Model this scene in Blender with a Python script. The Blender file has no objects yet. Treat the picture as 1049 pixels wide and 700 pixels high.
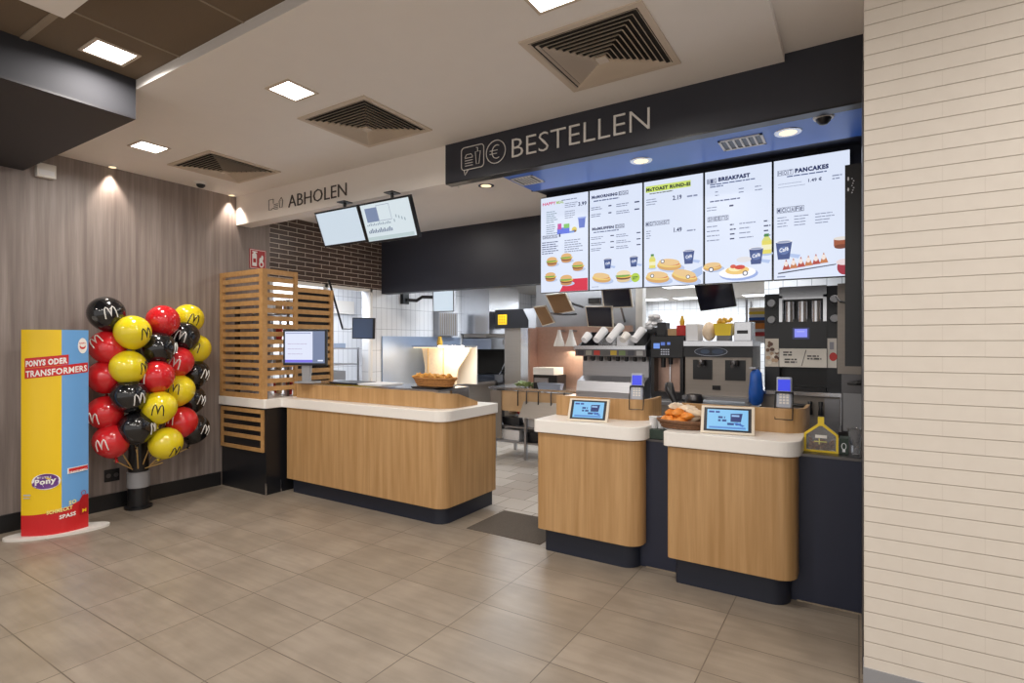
import bpy, bmesh, math, random
from mathutils import Vector, Matrix, Euler
random.seed(7)
C = bpy.context.scene.collection
PI = math.pi
# ------------------------------------------------------------------ camera model (level camera, 1.5 m above the floor)
F, HV, TH, EYE = 562.0, 351.8, math.radians(32.23), 1.5
sn, cs = math.sin(TH), math.cos(TH)
def at(u, v, Y):                      # point of the vertical plane y = Y seen at pixel (u, v)
    a = (u - 524.5) / F; b = (HV - v) / F; k = Y / (cs + a * sn)
    return ((-sn + a * cs) * k, Y, EYE + b * k)
def atx(u, v, X):
    a = (u - 524.5) / F; b = (HV - v) / F; k = X / (-sn + a * cs)
    return (X, (cs + a * sn) * k, EYE + b * k)

# ------------------------------------------------------------------ materials
MATS = {}
def srgb(r, g, b):
    f = lambda c: (c / 255 / 12.92) if c / 255 <= 0.04045 else ((c / 255 + 0.055) / 1.055) ** 2.4
    return (f(r), f(g), f(b), 1)
def base(name):
    m = bpy.data.materials.new(name); m.use_nodes = True
    nt = m.node_tree; p = nt.nodes['Principled BSDF']
    MATS[name] = m
    return m, nt, p
def mixc(nt, fac, a, b):
    n = nt.nodes.new('ShaderNodeMix'); n.data_type = 'RGBA'
    if hasattr(fac, 'links') or not isinstance(fac, (int, float)): nt.links.new(fac, n.inputs[0])
    else: n.inputs[0].default_value = fac
    for k, x in ((6, a), (7, b)):
        if isinstance(x, tuple): n.inputs[k].default_value = x
        else: nt.links.new(x, n.inputs[k])
    return n.outputs[2]
def noise(nt, scale, vec=None, detail=3, stretch=None):
    t = nt.nodes.new('ShaderNodeTexNoise'); t.inputs['Scale'].default_value = scale; t.inputs['Detail'].default_value = detail
    if vec is None:
        g = nt.nodes.new('ShaderNodeNewGeometry'); vec = g.outputs['Position']
    if stretch:
        mp = nt.nodes.new('ShaderNodeMapping'); mp.inputs['Scale'].default_value = stretch
        nt.links.new(vec, mp.inputs[0]); vec = mp.outputs[0]
    nt.links.new(vec, t.inputs['Vector'])
    return t.outputs['Fac']
def ramp(nt, fac, p0, p1):
    r = nt.nodes.new('ShaderNodeMapRange'); r.inputs[1].default_value = p0; r.inputs[2].default_value = p1
    nt.links.new(fac, r.inputs[0]); return r.outputs[0]
def simple(name, col, rough=0.5, metal=0.0, var=0.06, nscale=8, stretch=None, **kw):
    m, nt, p = base(name)
    col = srgb(*col)
    if var:
        d = tuple(c * (1 - var * 2) for c in col[:3]) + (1,)
        l = tuple(min(1, c * (1 + var * 2)) for c in col[:3]) + (1,)
        nt.links.new(mixc(nt, noise(nt, nscale, stretch=stretch), d, l), p.inputs['Base Color'])
    else: p.inputs['Base Color'].default_value = col
    p.inputs['Roughness'].default_value = rough; p.inputs['Metallic'].default_value = metal
    for k, v in kw.items(): p.inputs[k.replace('_', ' ')].default_value = v
    return m
def emis(name, col, strength=1.0):
    m, nt, p = base(name)
    p.inputs['Base Color'].default_value = (0.02, 0.02, 0.02, 1)
    p.inputs['Emission Color'].default_value = srgb(*col); p.inputs['Emission Strength'].default_value = strength
    p.inputs['Roughness'].default_value = 0.3
    return m
def wood(name, dark, light, stretch=(28, 28, 1.3), rough=0.42, n2=(90, 90, 3)):
    m, nt, p = base(name)
    f1 = ramp(nt, noise(nt, 1.0, stretch=stretch, detail=4), 0.3, 0.7)
    f2 = ramp(nt, noise(nt, 1.0, stretch=n2, detail=2), 0.25, 0.75)
    c1 = mixc(nt, f1, srgb(*dark), srgb(*light))
    mid = tuple(x * 0.86 for x in srgb(*dark)[:3]) + (1,)
    f3 = nt.nodes.new('ShaderNodeMath'); f3.operation = 'MULTIPLY'; f3.inputs[1].default_value = 0.35; nt.links.new(f2, f3.inputs[0])
    nt.links.new(mixc(nt, f3.outputs[0], c1, mid), p.inputs['Base Color'])
    p.inputs['Roughness'].default_value = rough
    return m
def brickmat(name, w, h, mortar, c1, c2, cm, plane='xz', off=0.5, ox=0, oz=0, rough=0.5, bump=0.0, bsmooth=0.1, nvar=None):
    m, nt, p = base(name)
    g = nt.nodes.new('ShaderNodeNewGeometry'); s = nt.nodes.new('ShaderNodeSeparateXYZ'); nt.links.new(g.outputs['Position'], s.inputs[0])
    c = nt.nodes.new('ShaderNodeCombineXYZ')
    a, b = {'xz': (0, 2), 'yz': (1, 2), 'xy': (0, 1)}[plane]
    for i, (k, o) in enumerate(((a, ox), (b, oz))):
        ad = nt.nodes.new('ShaderNodeMath'); ad.operation = 'SUBTRACT'; ad.inputs[1].default_value = o - 40 * (w if i == 0 else h)
        nt.links.new(s.outputs[k], ad.inputs[0]); nt.links.new(ad.outputs[0], c.inputs[i])
    t = nt.nodes.new('ShaderNodeTexBrick'); t.offset = off; t.squash = 1
    t.inputs['Scale'].default_value = 1; t.inputs['Brick Width'].default_value = w; t.inputs['Row Height'].default_value = h
    t.inputs['Mortar Size'].default_value = mortar; t.inputs['Mortar Smooth'].default_value = bsmooth
    t.inputs['Color1'].default_value = srgb(*c1); t.inputs['Color2'].default_value = srgb(*c2); t.inputs['Mortar'].default_value = srgb(*cm)
    nt.links.new(c.outputs[0], t.inputs['Vector'])
    col = t.outputs['Color']
    if nvar:
        col = nvar(nt, col)
    nt.links.new(col, p.inputs['Base Color'])
    p.inputs['Roughness'].default_value = rough
    if bump:
        bp = nt.nodes.new('ShaderNodeBump'); bp.inputs['Strength'].default_value = 1.0; bp.inputs['Distance'].default_value = bump; bp.invert = True
        nt.links.new(t.outputs['Fac'], bp.inputs['Height']); nt.links.new(bp.outputs[0], p.inputs['Normal'])
    return m

def floorvar(nt, col):
    f = ramp(nt, noise(nt, 3.6, detail=8), 0.38, 0.62)
    d = mixc(nt, 0.5, col, (0.20, 0.165, 0.13, 1))
    x = mixc(nt, f, d, col)
    f2 = ramp(nt, noise(nt, 1.0, stretch=(3, 22, 1), detail=5), 0.4, 0.75)
    f3 = nt.nodes.new('ShaderNodeMath'); f3.operation = 'MULTIPLY'; f3.inputs[1].default_value = 0.34; nt.links.new(f2, f3.inputs[0])
    return mixc(nt, f3.outputs[0], x, (0.15, 0.12, 0.09, 1))
brickmat('floor_tile', 0.6143, 0.3137, 0.0028, (146, 134, 119), (156, 144, 130), (84, 73, 62), 'xy', 0.0, -1.2237, 1.332, 0.36, 0.0, nvar=floorvar)
brickmat('kitchen_floor_tile', 0.3, 0.3, 0.004, (166, 158, 150), (186, 180, 172), (132, 124, 116), 'xy', 0.5, 0, 0, 0.25)
def faintjoint(nt, col):
    g = nt.nodes.new('ShaderNodeNewGeometry'); s = nt.nodes.new('ShaderNodeSeparateXYZ'); nt.links.new(g.outputs['Position'], s.inputs[0])
    c = nt.nodes.new('ShaderNodeCombineXYZ')
    for i, (k, o) in enumerate(((0, 0.16 - 40 * .27), (2, 0.062 - 40 * .0658))):
        ad = nt.nodes.new('ShaderNodeMath'); ad.operation = 'SUBTRACT'; ad.inputs[1].default_value = o; nt.links.new(s.outputs[k], ad.inputs[0]); nt.links.new(ad.outputs[0], c.inputs[i])
    t = nt.nodes.new('ShaderNodeTexBrick'); t.offset = .5; t.inputs['Scale'].default_value = 1; t.inputs['Brick Width'].default_value = .27; t.inputs['Row Height'].default_value = .0658; t.inputs['Mortar Size'].default_value = .003; t.inputs['Mortar Smooth'].default_value = .8
    nt.links.new(c.outputs[0], t.inputs['Vector'])
    m = nt.nodes.new('ShaderNodeMath'); m.operation = 'MULTIPLY'; m.inputs[1].default_value = .22; nt.links.new(t.outputs['Fac'], m.inputs[0])
    n = mixc(nt, m.outputs[0], col, srgb(186, 174, 160))
    f = nt.nodes.new('ShaderNodeMath'); f.operation = 'MULTIPLY'; f.inputs[1].default_value = .25; nt.links.new(ramp(nt, noise(nt, 14, detail=5), .35, .7), f.inputs[0])
    return mixc(nt, f.outputs[0], n, srgb(208, 198, 186))
brickmat('white_brick', 40, 0.0658, 0.0024, (222, 214, 203), (222, 214, 203), (196, 186, 172), 'xz', 0.0, -20, 0.062, 0.42, 0.003, 0.9, faintjoint)
brickmat('brown_brick', 0.24, 0.056, 0.0034, (66, 51, 45), (82, 64, 56), (205, 192, 178), 'yz', 0.5, 3.85, 2.27, 0.35, 0.0, 0.05)
brickmat('white_tile_x', 0.10, 0.30, 0.003, (222, 224, 228), (226, 228, 231), (160, 163, 170), 'yz', 0.0, 5.6, 0.5, 0.2)
brickmat('white_tile_y', 0.15, 0.15, 0.004, (222, 224, 226), (228, 229, 231), (165, 168, 173), 'xz', 0.0, 0, 0.5, 0.2)
wood('oak', (174, 134, 86), (200, 160, 112))
wood('oak_slat', (176, 132, 80), (200, 156, 102), stretch=(18, 18, 18), n2=(60, 60, 60))
wood('grey_veneer', (122, 110, 105), (160, 148, 141), stretch=(22, 22, 0.9), rough=0.5, n2=(110, 110, 4))
simple('ceiling_paint', (236, 231, 226), 0.6, var=0.01)
simple('ceiling_grey', (190, 182, 172), 0.6, var=0.01)
simple('beam_paint', (238, 230, 222), 0.5, var=0.01)
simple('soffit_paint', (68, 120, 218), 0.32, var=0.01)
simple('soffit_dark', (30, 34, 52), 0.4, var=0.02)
simple('navy_panel', (38, 43, 62), 0.5, var=0.03, nscale=3)
simple('navy_dark', (31, 36, 50), 0.42, var=0.03, nscale=3)
simple('header_panel', (44, 46, 56), 0.45, var=0.03, nscale=3)
simple('bulkhead_paint', (44, 44, 49), 0.8, var=0.01)
simple('bulkhead_under', (40, 38, 42), 0.5, var=0.01)
m = simple('acoustic_brown', (114, 98, 80), 0.9, var=0.22, nscale=260)
simple('acoustic_joint', (150, 136, 118), 0.8)
simple('black_skirt', (28, 28, 30), 0.35, var=0.05)
simple('black_cabinet_paint', (26, 27, 31), 0.3, var=0.04)
simple('corian', (242, 238, 232), 0.28, var=0.012, nscale=60)
simple('white_plastic', (226, 222, 216), 0.35, var=0.01)
simple('beige_plastic', (222, 210, 192), 0.35, var=0.01)
simple('grey_plastic', (150, 151, 155), 0.4, var=0.02)
simple('black_plastic', (24, 24, 27), 0.3, var=0.03)
simple('terminal_grey', (172, 178, 192), 0.35, var=0.01)
simple('slate_screen', (84, 104, 138), 0.3, var=0.03)
simple('dark_screen', (42, 44, 60), 0.12, var=0.02)
simple('brown_screen', (150, 116, 82), 0.14, var=0.08, nscale=3)
simple('steel', (168, 168, 172), 0.36, 1.0, var=0.05, nscale=1, stretch=(2, 2, 60))
simple('steel_bright', (215, 216, 220), 0.2, 1.0, var=0.03)
simple('steel_dark', (105, 103, 104), 0.32, 1.0, var=0.06, nscale=2)
simple('steel_brown', (190, 160, 146), 0.42, 0.85, var=0.05, nscale=30)
simple('steel_satin', (150, 142, 134), 0.42, 0.7, var=0.04, nscale=1, stretch=(2, 2, 80))
simple('blue_steel', (168, 186, 214), 0.35, 0.7, var=0.05, nscale=4)
simple('vent_paint', (205, 190, 172), 0.5, var=0.01)
simple('vent_dark', (38, 34, 30), 0.9, var=0.0)
simple('mat_rubber', (84, 76, 68), 0.95, var=0.25, nscale=160)
simple('sign_letter', (228, 225, 220), 0.4, var=0.0)
simple('sign_letter_dark', (74, 66, 62), 0.5, var=0.0)
simple('red_sign', (178, 22, 30), 0.35, var=0.02)
simple('white_print', (238, 236, 232), 0.4, var=0.0)
simple('wicker', (120, 84, 58), 0.75, var=0.35, nscale=70)
simple('wicker_light', (176, 122, 66), 0.75, var=0.3, nscale=70)
simple('fries_gold', (226, 170, 84), 0.6, var=0.12, nscale=40)
simple('snack_orange', (232, 140, 52), 0.4, var=0.15, nscale=30)
simple('snack_cream', (226, 204, 176), 0.4, var=0.08, nscale=30)
simple('yellow_plastic', (236, 204, 52), 0.35, var=0.02)
simple('blue_bag', (30, 92, 184), 0.4, var=0.15, nscale=14)
simple('paper_white', (232, 232, 234), 0.6, var=0.03)
simple('green_box', (46, 62, 54), 0.5, var=0.05)
simple('coins', (176, 128, 92), 0.5, 0.2, var=0.4, nscale=110)
simple('red_pack', (186, 44, 40), 0.5, var=0.3, nscale=40)
simple('amber', (214, 168, 52), 0.4, var=0.1)
simple('green_leaf', (108, 124, 70), 0.6, var=0.3, nscale=40)
simple('cardboard', (182, 150, 112), 0.8, var=0.08)
simple('ketchup', (206, 46, 38), 0.4, var=0.03)
for n, c in (('balloon_red', (206, 34, 40)), ('balloon_yellow', (234, 212, 34)), ('balloon_black', (22, 22, 24))):
    simple(n, c, 0.16, var=0.02, Coat_Weight=0.6, Coat_Roughness=0.08)
simple('stick_gold', (206, 170, 106), 0.4, var=0.03)
m = simple('clear_plastic', (225, 225, 228), 0.08, var=0); m.node_tree.nodes['Principled BSDF'].inputs['Transmission Weight'].default_value = 0.85
m = simple('glass_pane', (240, 246, 250), 0.02, var=0); m.node_tree.nodes['Principled BSDF'].inputs['Transmission Weight'].default_value = 1.0; m.node_tree.nodes['Principled BSDF'].inputs['IOR'].default_value = 1.02
emis('lamp_panel', (255, 248, 238), 9)
emis('kitchen_lamp', (240, 246, 255), 2.5)
emis('downlight_glow', (255, 226, 180), 1.5)
emis('screen_light', (214, 228, 240), 0.95)
emis('lcd_blue', (40, 60, 235), 0.9)
emis('lcd_pale', (120, 130, 240), 0.9)
emis('window_daylight', (235, 240, 250), 1.1)
emis('window_blue', (90, 160, 225), 0.9)
emis('heat_glow', (255, 226, 180), 2.2)
emis('pos_white', (222, 228, 248), 0.95)
emis('pos_grey', (110, 120, 150), 0.6)
def colattr(name, emission):
    m, nt, p = base(name)
    a = nt.nodes.new('ShaderNodeAttribute'); a.attribute_name = 'Col'
    if emission:
        nt.links.new(a.outputs['Color'], p.inputs['Emission Color']); p.inputs['Emission Strength'].default_value = emission
        p.inputs['Base Color'].default_value = (0.02, 0.02, 0.02, 1)
    else: nt.links.new(a.outputs['Color'], p.inputs['Base Color'])
    p.inputs['Roughness'].default_value = 0.3
    return m
colattr('art_lit', 0.98); colattr('art_print', 0)

# ------------------------------------------------------------------ mesh helpers
def wloc(o):
    v = Vector((0, 0, 0))
    while o is not None: v += o.location; o = o.parent
    return v
def roundpoly(pts, rad, seg=8):
    out = []; n = len(pts)
    for i in range(n):
        r = rad[i] if isinstance(rad, (list, tuple)) else rad
        p = Vector(pts[i]); a = Vector(pts[i - 1]); b = Vector(pts[(i + 1) % n])
        if not r: out.append(tuple(p)); continue
        da = (a - p).normalized(); db = (b - p).normalized()
        ang = da.angle(db); t = r / math.tan(ang / 2)
        c = p + (da + db).normalized() * (r / math.sin(ang / 2))
        s, e = p + da * t - c, p + db * t - c
        tot = s.angle(e); sg = 1 if s.x * e.y - s.y * e.x > 0 else -1
        for k in range(seg + 1):
            q = s.copy(); q.rotate(Matrix.Rotation(sg * tot * k / seg, 2)); q = c + q
            out.append(tuple(q))
    return out
class MB:
    def __init__(s): s.bm = bmesh.new(); s.M = Matrix()
    def xf(s, M): s.M = M; return s
    def v(s, co): return s.bm.verts.new(s.M @ Vector(co))
    def box(s, x0, x1, y0, y1, z0, z1):
        v = [s.v((x, y, z)) for z in (z0, z1) for y in (y0, y1) for x in (x0, x1)]
        for f in ((0, 2, 3, 1), (4, 5, 7, 6), (0, 1, 5, 4), (2, 6, 7, 3), (0, 4, 6, 2), (1, 3, 7, 5)): s.bm.faces.new([v[i] for i in f])
        return s
    def frustum(s, b, t, z0, z1):       # two rectangles (x0,x1,y0,y1)
        v = [s.v((x, y, z)) for r, z in ((b, z0), (t, z1)) for y in r[2:] for x in r[:2]]
        for f in ((0, 2, 3, 1), (4, 5, 7, 6), (0, 1, 5, 4), (2, 6, 7, 3), (0, 4, 6, 2), (1, 3, 7, 5)): s.bm.faces.new([v[i] for i in f])
        return s
    def extrude(s, pts, vec):
        a = [s.v(p) for p in pts]; b = [s.v(Vector(p) + Vector(vec)) for p in pts]; n = len(pts)
        s.bm.faces.new(a[::-1]); s.bm.faces.new(b)
        for i in range(n): s.bm.faces.new((a[i], a[(i + 1) % n], b[(i + 1) % n], b[i]))
        return s
    def prism(s, poly, z0, z1): return s.extrude([(x, y, z0) for x, y in poly], (0, 0, z1 - z0))
    def wallpath(s, path, th, ztop, z0):   # thin upright sheet along a plan path; ztop list or value
        n = len(path); L = []; 
        for i in range(n):
            a = Vector(path[max(0, i - 1)]); b = Vector(path[min(n - 1, i + 1)]); d = (b - a).normalized(); nn = Vector((-d.y, d.x))
            p = Vector(path[i]); q = p + nn * th; zt = ztop[i] if isinstance(ztop, list) else ztop
            L.append([s.v((p.x, p.y, z0)), s.v((q.x, q.y, z0)), s.v((q.x, q.y, zt)), s.v((p.x, p.y, zt))])
        for i in range(n - 1):
            for k in range(4): s.bm.faces.new((L[i][k], L[i + 1][k], L[i + 1][(k + 1) % 4], L[i][(k + 1) % 4]))
        s.bm.faces.new(L[0][::-1]); s.bm.faces.new(L[-1])
        return s
    def lathe(s, prof, c=(0, 0, 0), seg=24, sx=1, sy=1):
        rings = []
        for r, z in prof:
            if r < 1e-5: rings.append([s.v((c[0], c[1], c[2] + z))])
            else: rings.append([s.v((c[0] + sx * r * math.cos(2 * PI * k / seg), c[1] + sy * r * math.sin(2 * PI * k / seg), c[2] + z)) for k in range(seg)])
        for a, b in zip(rings, rings[1:]):
            for k in range(seg):
                k2 = (k + 1) % seg
                if len(a) == 1 and len(b) > 1: s.bm.faces.new((a[0], b[k2], b[k]))
                elif len(b) == 1 and len(a) > 1: s.bm.faces.new((a[k], a[k2], b[0]))
                elif len(a) > 1: s.bm.faces.new((a[k], a[k2], b[k2], b[k]))
        if len(rings[0]) > 1: s.bm.faces.new(rings[0][::-1])
        if len(rings[-1]) > 1: s.bm.faces.new(rings[-1])
        return s
    def tube(s, pts, r, seg=8, closed=False):
        pts = [Vector(p) for p in pts]; n = len(pts); rings = []; up = None
        for i, p in enumerate(pts):
            a = pts[i - 1] if (i or closed) else p; b = pts[(i + 1) % n] if (i < n - 1 or closed) else p
            d = (b - a).normalized()
            if up is None: up = Vector((0, 0, 1)) if abs(d.z) < 0.9 else Vector((1, 0, 0))
            x = d.cross(up).normalized(); y = x.cross(d).normalized(); up = y
            rr = r[i] if isinstance(r, (list, tuple)) else r
            rings.append([s.v(p + x * rr * math.cos(2 * PI * k / seg) + y * rr * math.sin(2 * PI * k / seg)) for k in range(seg)])
        for i in range(n if closed else n - 1):
            A, B = rings[i], rings[(i + 1) % n]
            for k in range(seg): s.bm.faces.new((A[k], A[(k + 1) % seg], B[(k + 1) % seg], B[k]))
        if not closed: s.bm.faces.new(rings[0][::-1]); s.bm.faces.new(rings[-1])
        return s
    def ball(s, c, r, seg=16, M=None):
        r = (r, r, r) if isinstance(r, (int, float)) else r
        h = seg // 2
        prof = [(math.sin(PI * k / h), -math.cos(PI * k / h)) for k in range(h + 1)]
        keep = s.M; s.M = keep @ Matrix.Translation(c) @ (M or Matrix()) @ Matrix.Diagonal((*r, 1)); s.lathe([(max(0, a), b) for a, b in prof], seg=seg); s.M = keep
        return s
    def build(s, name, mat, parent=None, bevel=0, smooth=False, solid=0):
        me = bpy.data.meshes.new(name)
        bmesh.ops.recalc_face_normals(s.bm, faces=s.bm.faces)
        off = wloc(parent) if parent is not None else None
        vs = [v.co for v in s.bm.verts]
        if off is None:
            lo = Vector([min(v[i] for v in vs) for i in range(3)]); hi = Vector([max(v[i] for v in vs) for i in range(3)])
            off = Vector(((lo.x + hi.x) / 2, (lo.y + hi.y) / 2, lo.z)); loc = off
        else: loc = Vector((0, 0, 0))
        for v in s.bm.verts: v.co -= off
        s.bm.to_mesh(me); s.bm.free()
        o = bpy.data.objects.new(name, me); C.objects.link(o); o.location = loc
        if parent is not None: o.parent = parent
        me.materials.append(MATS[mat])
        if smooth:
            me.shade_smooth(); me.set_sharp_from_angle(angle=math.radians(40))
        if bevel:
            b = o.modifiers.new('b', 'BEVEL'); b.width = bevel; b.segments = 2; b.limit_method = 'ANGLE'; b.angle_limit = math.radians(50)
        return o
def tag(o, label, cat, group=None, kind=None):
    o['label'] = label; o['category'] = cat
    if group: o['group'] = group
    if kind: o['kind'] = kind
    return o
def thing(name, label, cat, loc=(0, 0, 0), group=None):
    o = bpy.data.objects.new(name, None); C.objects.link(o); o.location = loc; o.empty_display_size = 0.1
    return tag(o, label, cat, group)
def struct(name, mb, mat, label=None, parent=None, **k):
    o = mb.build(name, mat, parent, **k)
    if parent is None: o['kind'] = 'structure'; o['category'] = name.split('_')[0]; o['label'] = label or name
    return o
def copy_tree(o, parent=None):
    c = o.copy(); C.objects.link(c); c.parent = parent
    for ch in list(o.children): copy_tree(ch, c)
    return c

# text as flat polygons
_tc = {}
def textpolys(s, bold=0.0):
    k = (s, bold)
    if k in _tc: return _tc[k]
    cu = bpy.data.curves.new('t', 'FONT'); cu.body = s; cu.size = 1; cu.offset = bold; cu.resolution_u = 2; cu.space_character = 1 + max(0, bold) * 2.2
    o = bpy.data.objects.new('t', cu); C.objects.link(o)
    dg = bpy.context.evaluated_depsgraph_get(); me = o.evaluated_get(dg).to_mesh()
    vs = [(v.co.x, v.co.y) for v in me.vertices]; ps = [tuple(p.vertices) for p in me.polygons]
    o.evaluated_get(dg).to_mesh_clear(); bpy.data.objects.remove(o); bpy.data.curves.remove(cu)
    x0 = min(v[0] for v in vs); x1 = max(v[0] for v in vs); y0 = min(v[1] for v in vs); y1 = max(v[1] for v in vs)
    vs = [((x - x0) / (x1 - x0), (y - y0) / (y1 - y0)) for x, y in vs]
    _tc[k] = (vs, ps, (x1 - x0) / (y1 - y0)); return _tc[k]
class Art:
    """coloured shapes lying on a panel; fn maps (x, y, lift) to a point"""
    def __init__(s, fn, lift=0.0003): s.fn = fn; s.bm = bmesh.new(); s.cl = s.bm.loops.layers.float_color.new('Col'); s.n = 0; s.lift = lift
    def face(s, pts, col, lay):
        f = s.bm.faces.new([s.bm.verts.new(s.fn(x, y, s.lift * lay)) for x, y in pts])
        for l in f.loops: l[s.cl] = srgb(*col)
    def nxt(s): s.n += 1; return s.n
    def rect(s, x0, x1, y0, y1, col, nx=1, lay=None):
        lay = lay or s.nxt()
        for i in range(nx):
            a = x0 + (x1 - x0) * i / nx; b = x0 + (x1 - x0) * (i + 1) / nx
            s.face([(a, y0), (b, y0), (b, y1), (a, y1)], col, lay)
    def poly(s, pts, col, lay=None): s.face(pts, col, lay or s.nxt())
    def ell(s, x, y, rx, ry, col, n=20, lay=None, a0=0, a1=360, rot=0):
        r = math.radians(rot); P = []
        full = a1 - a0 == 360
        for k in range(n if full else n + 1):
            t = math.radians(a0 + (a1 - a0) * k / n); px, py = rx * math.cos(t), ry * math.sin(t)
            P.append((x + px * math.cos(r) - py * math.sin(r), y + px * math.sin(r) + py * math.cos(r)))
        s.face(P, col, lay or s.nxt())
    def ring(s, x, y, rx, ry, w, col, n=24):
        lay = s.nxt()
        for k in range(n):
            a, b = 2 * PI * k / n, 2 * PI * (k + 1) / n
            s.face([(x + rx * math.cos(a), y + ry * math.sin(a)), (x + rx * math.cos(b), y + ry * math.sin(b)), (x + (rx - w) * math.cos(b), y + (ry - w) * math.sin(b)), (x + (rx - w) * math.cos(a), y + (ry - w) * math.sin(a))], col, lay)
    def outline(s, x0, x1, y0, y1, w, col):
        lay = s.nxt()
        for r in ((x0, x1, y0, y0 + w), (x0, x1, y1 - w, y1), (x0, x0 + w, y0, y1), (x1 - w, x1, y0, y1)): s.rect(*r, col, lay=lay)
    def text(s, t, x, y, h, col, w=None, bold=0.02, slope=0, right=False):
        vs, ps, asp = textpolys(t, bold); lay = s.nxt()
        w = w or asp * h
        if right: x -= w
        V = [s.bm.verts.new(s.fn(x + a * w, y + b * h + slope * a * w, s.lift * lay)) for a, b in vs]
        for p in ps:
            try: f = s.bm.faces.new([V[i] for i in p])
            except ValueError: continue
            for l in f.loops: l[s.cl] = srgb(*col)
    def bars(s, x, y, w, n, dy, h, col=(130, 140, 170), seed=0):
        r = random.Random(seed)
        for i in range(n):
            lay = s.nxt(); q = x; end = x + w * r.uniform(0.6, 1)
            while q < end:
                l = r.uniform(0.015, 0.045); s.rect(q, min(q + l, end), y - i * dy - h, y - i * dy, col, lay=lay); q += l + h * 0.6
    def build(s, name, mat, parent):
        off = wloc(parent)
        for v in s.bm.verts: v.co -= off
        me = bpy.data.meshes.new(name); s.bm.to_mesh(me); s.bm.free(); me.materials.append(MATS[mat])
        o = bpy.data.objects.new(name, me); C.objects.link(o); o.parent = parent; return o
def letters(name, t, mat, parent, x, z, w, h, y, th=0.008, bold=0.0, label=None):
    """upright raised letters on a plane facing -y"""
    vs, ps, asp = textpolys(t, bold); bm = bmesh.new()
    V = [bm.verts.new((x + a * w, y, z + b * h)) for a, b in vs]
    for p in ps:
        try: bm.faces.new([V[i] for i in p])
        except ValueError: pass
    r = bmesh.ops.extrude_face_region(bm, geom=bm.faces[:])
    for g in r['geom']:
        if isinstance(g, bmesh.types.BMVert): g.co.y -= th
    mb = MB(); mb.bm.free(); mb.bm = bm
    o = mb.build(name, mat, parent)
    if label: o['label'] = label
    return o

# ================================================================== THE SETTING
XL = -5.72; RW = 2.86; ZC = 3.09; ZS = 2.785
XR = 0.023
struct('floor', MB().box(XL - .2, 5, -3.2, 4.06, -0.1, 0), 'floor_tile', 'beige stone-look floor tiles of the dining room')
struct('floor_kitchen', MB().box(XL - .2, 5, 4.06, 13.2, -0.1, 0), 'kitchen_floor_tile', 'paler worn floor tiles of the kitchen behind the counters')
# side wall with veneer, its skirting, the tiled part of it in the kitchen
struct('wall_left', MB().box(XL - .2, XL, -3.2, 3.85, 0, 3.2), 'grey_veneer', 'grey wood veneer side wall')
struct('baseboard_left', MB().box(XL, XL + .018, -3.2, 3.27, 0, .14), 'black_skirt', 'black skirting under the veneer wall')
struct('wall_brown_brick', MB().box(XL - .2, XL, 3.85, 5.6, 2.25, 3.2), 'brown_brick', 'dark brown glazed brick above the drive-through opening')
struct('wall_below_opening', MB().box(XL - .2, XL, 3.85, 5.42, 0, .95), 'white_tile_x', 'white tiled sill wall under the drive-through opening')
struct('wall_kitchen_left', MB().box(XL - .2, XL, 5.42, 8.4, 0, 2.25).box(XL - .2, XL, 8.4, 8.98, 0, 2.0).box(XL - .2, XL, 8.98, 9.8, 0, 2.6).box(XL - .2, XL, 5.62, 8.4, 2.25, 2.6).box(XL - .2, XL, 8.4, 8.98, 2.36, 2.6), 'white_tile_x', 'white tiled kitchen side wall')
struct('wall_kitchen_back', MB().box(XL - .2, -4.3, 9.8, 9.95, 0, 2.6).box(-4.42, -4.3, 9.95, 13, 0, 2.6).box(-4.42, 5, 13, 13.2, 0, 2.6), 'white_tile_y', 'white tiled wall at the far end of the kitchen')
struct('wall_kitchen_right', MB().box(1.6, 1.8, 2.96, 13, 0, 2.6), 'white_tile_x', 'white tiled wall closing the kitchen')
struct('wall_kitchen_divider', MB().box(-.95, 1.6, 7.2, 7.3, 1.75, 2.5), 'white_tile_y', 'white tiled divider behind the drinks tower')
struct('ceiling_kitchen', MB().box(XL - .2, 1.8, 5.76, 13.2, 2.5, 2.6), 'ceiling_grey', 'pale kitchen ceiling')
struct('ceiling_service', MB().box(XL - .2, -2.3, 3.6, 5.6, 3.0, 3.1).box(-2.3, 1.8, 4.3, 5.6, 3.0, 3.1), 'beam_paint', 'beige ceiling behind the pick-up beam')
struct('wall_header', MB().box(XL, 1.8, 5.6, 5.76, 2.2, 3.1), 'header_panel', 'black panelled header over the kitchen opening')
# main ceilings
struct('ceiling', MB().box(XL - .2, -.35, 1.65, 3.5, ZC, 3.4), 'ceiling_paint', 'smooth beige ceiling of the service area')
struct('ceiling_high', MB().box(-.35, 5, 1.65, 3.5, 3.135, 3.4), 'ceiling_paint', 'slightly higher strip of ceiling by the white brick wall')
struct('ceiling_acoustic', MB().box(XL - .2, 5, -3.2, 1.65, 3.15, 3.4), 'acoustic_brown', 'brown acoustic board ceiling')
jt = MB()
for x in (-3.3, -2.67, -4.5, -2.0): jt.box(x - .006, x + .006, -3, 1.65, 3.146, 3.152)
jt.box(XL, 3, 1.085, 1.12, 3.145, 3.152)
struct('trim_1', jt, 'acoustic_joint', 'pale joints between the brown ceiling boards')
struct('ceiling_slab', MB().box(-3.1, 5, -3.2, 1.04, 3.0, 3.15), 'ceiling_paint', 'lower white ceiling slab')
# dark bulkhead: light side, black underside
struct('bulkhead_ceiling', MB().box(XL, -3.82, -3.2, 1.648, 2.912, 3.15), 'bulkhead_paint', 'grey side of the ceiling bulkhead')
struct('bulkhead_ceiling_underside', MB().box(XL, -3.82, -3.2, 1.648, 2.9, 2.912), 'bulkhead_under', 'black underside of the ceiling bulkhead')
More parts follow.
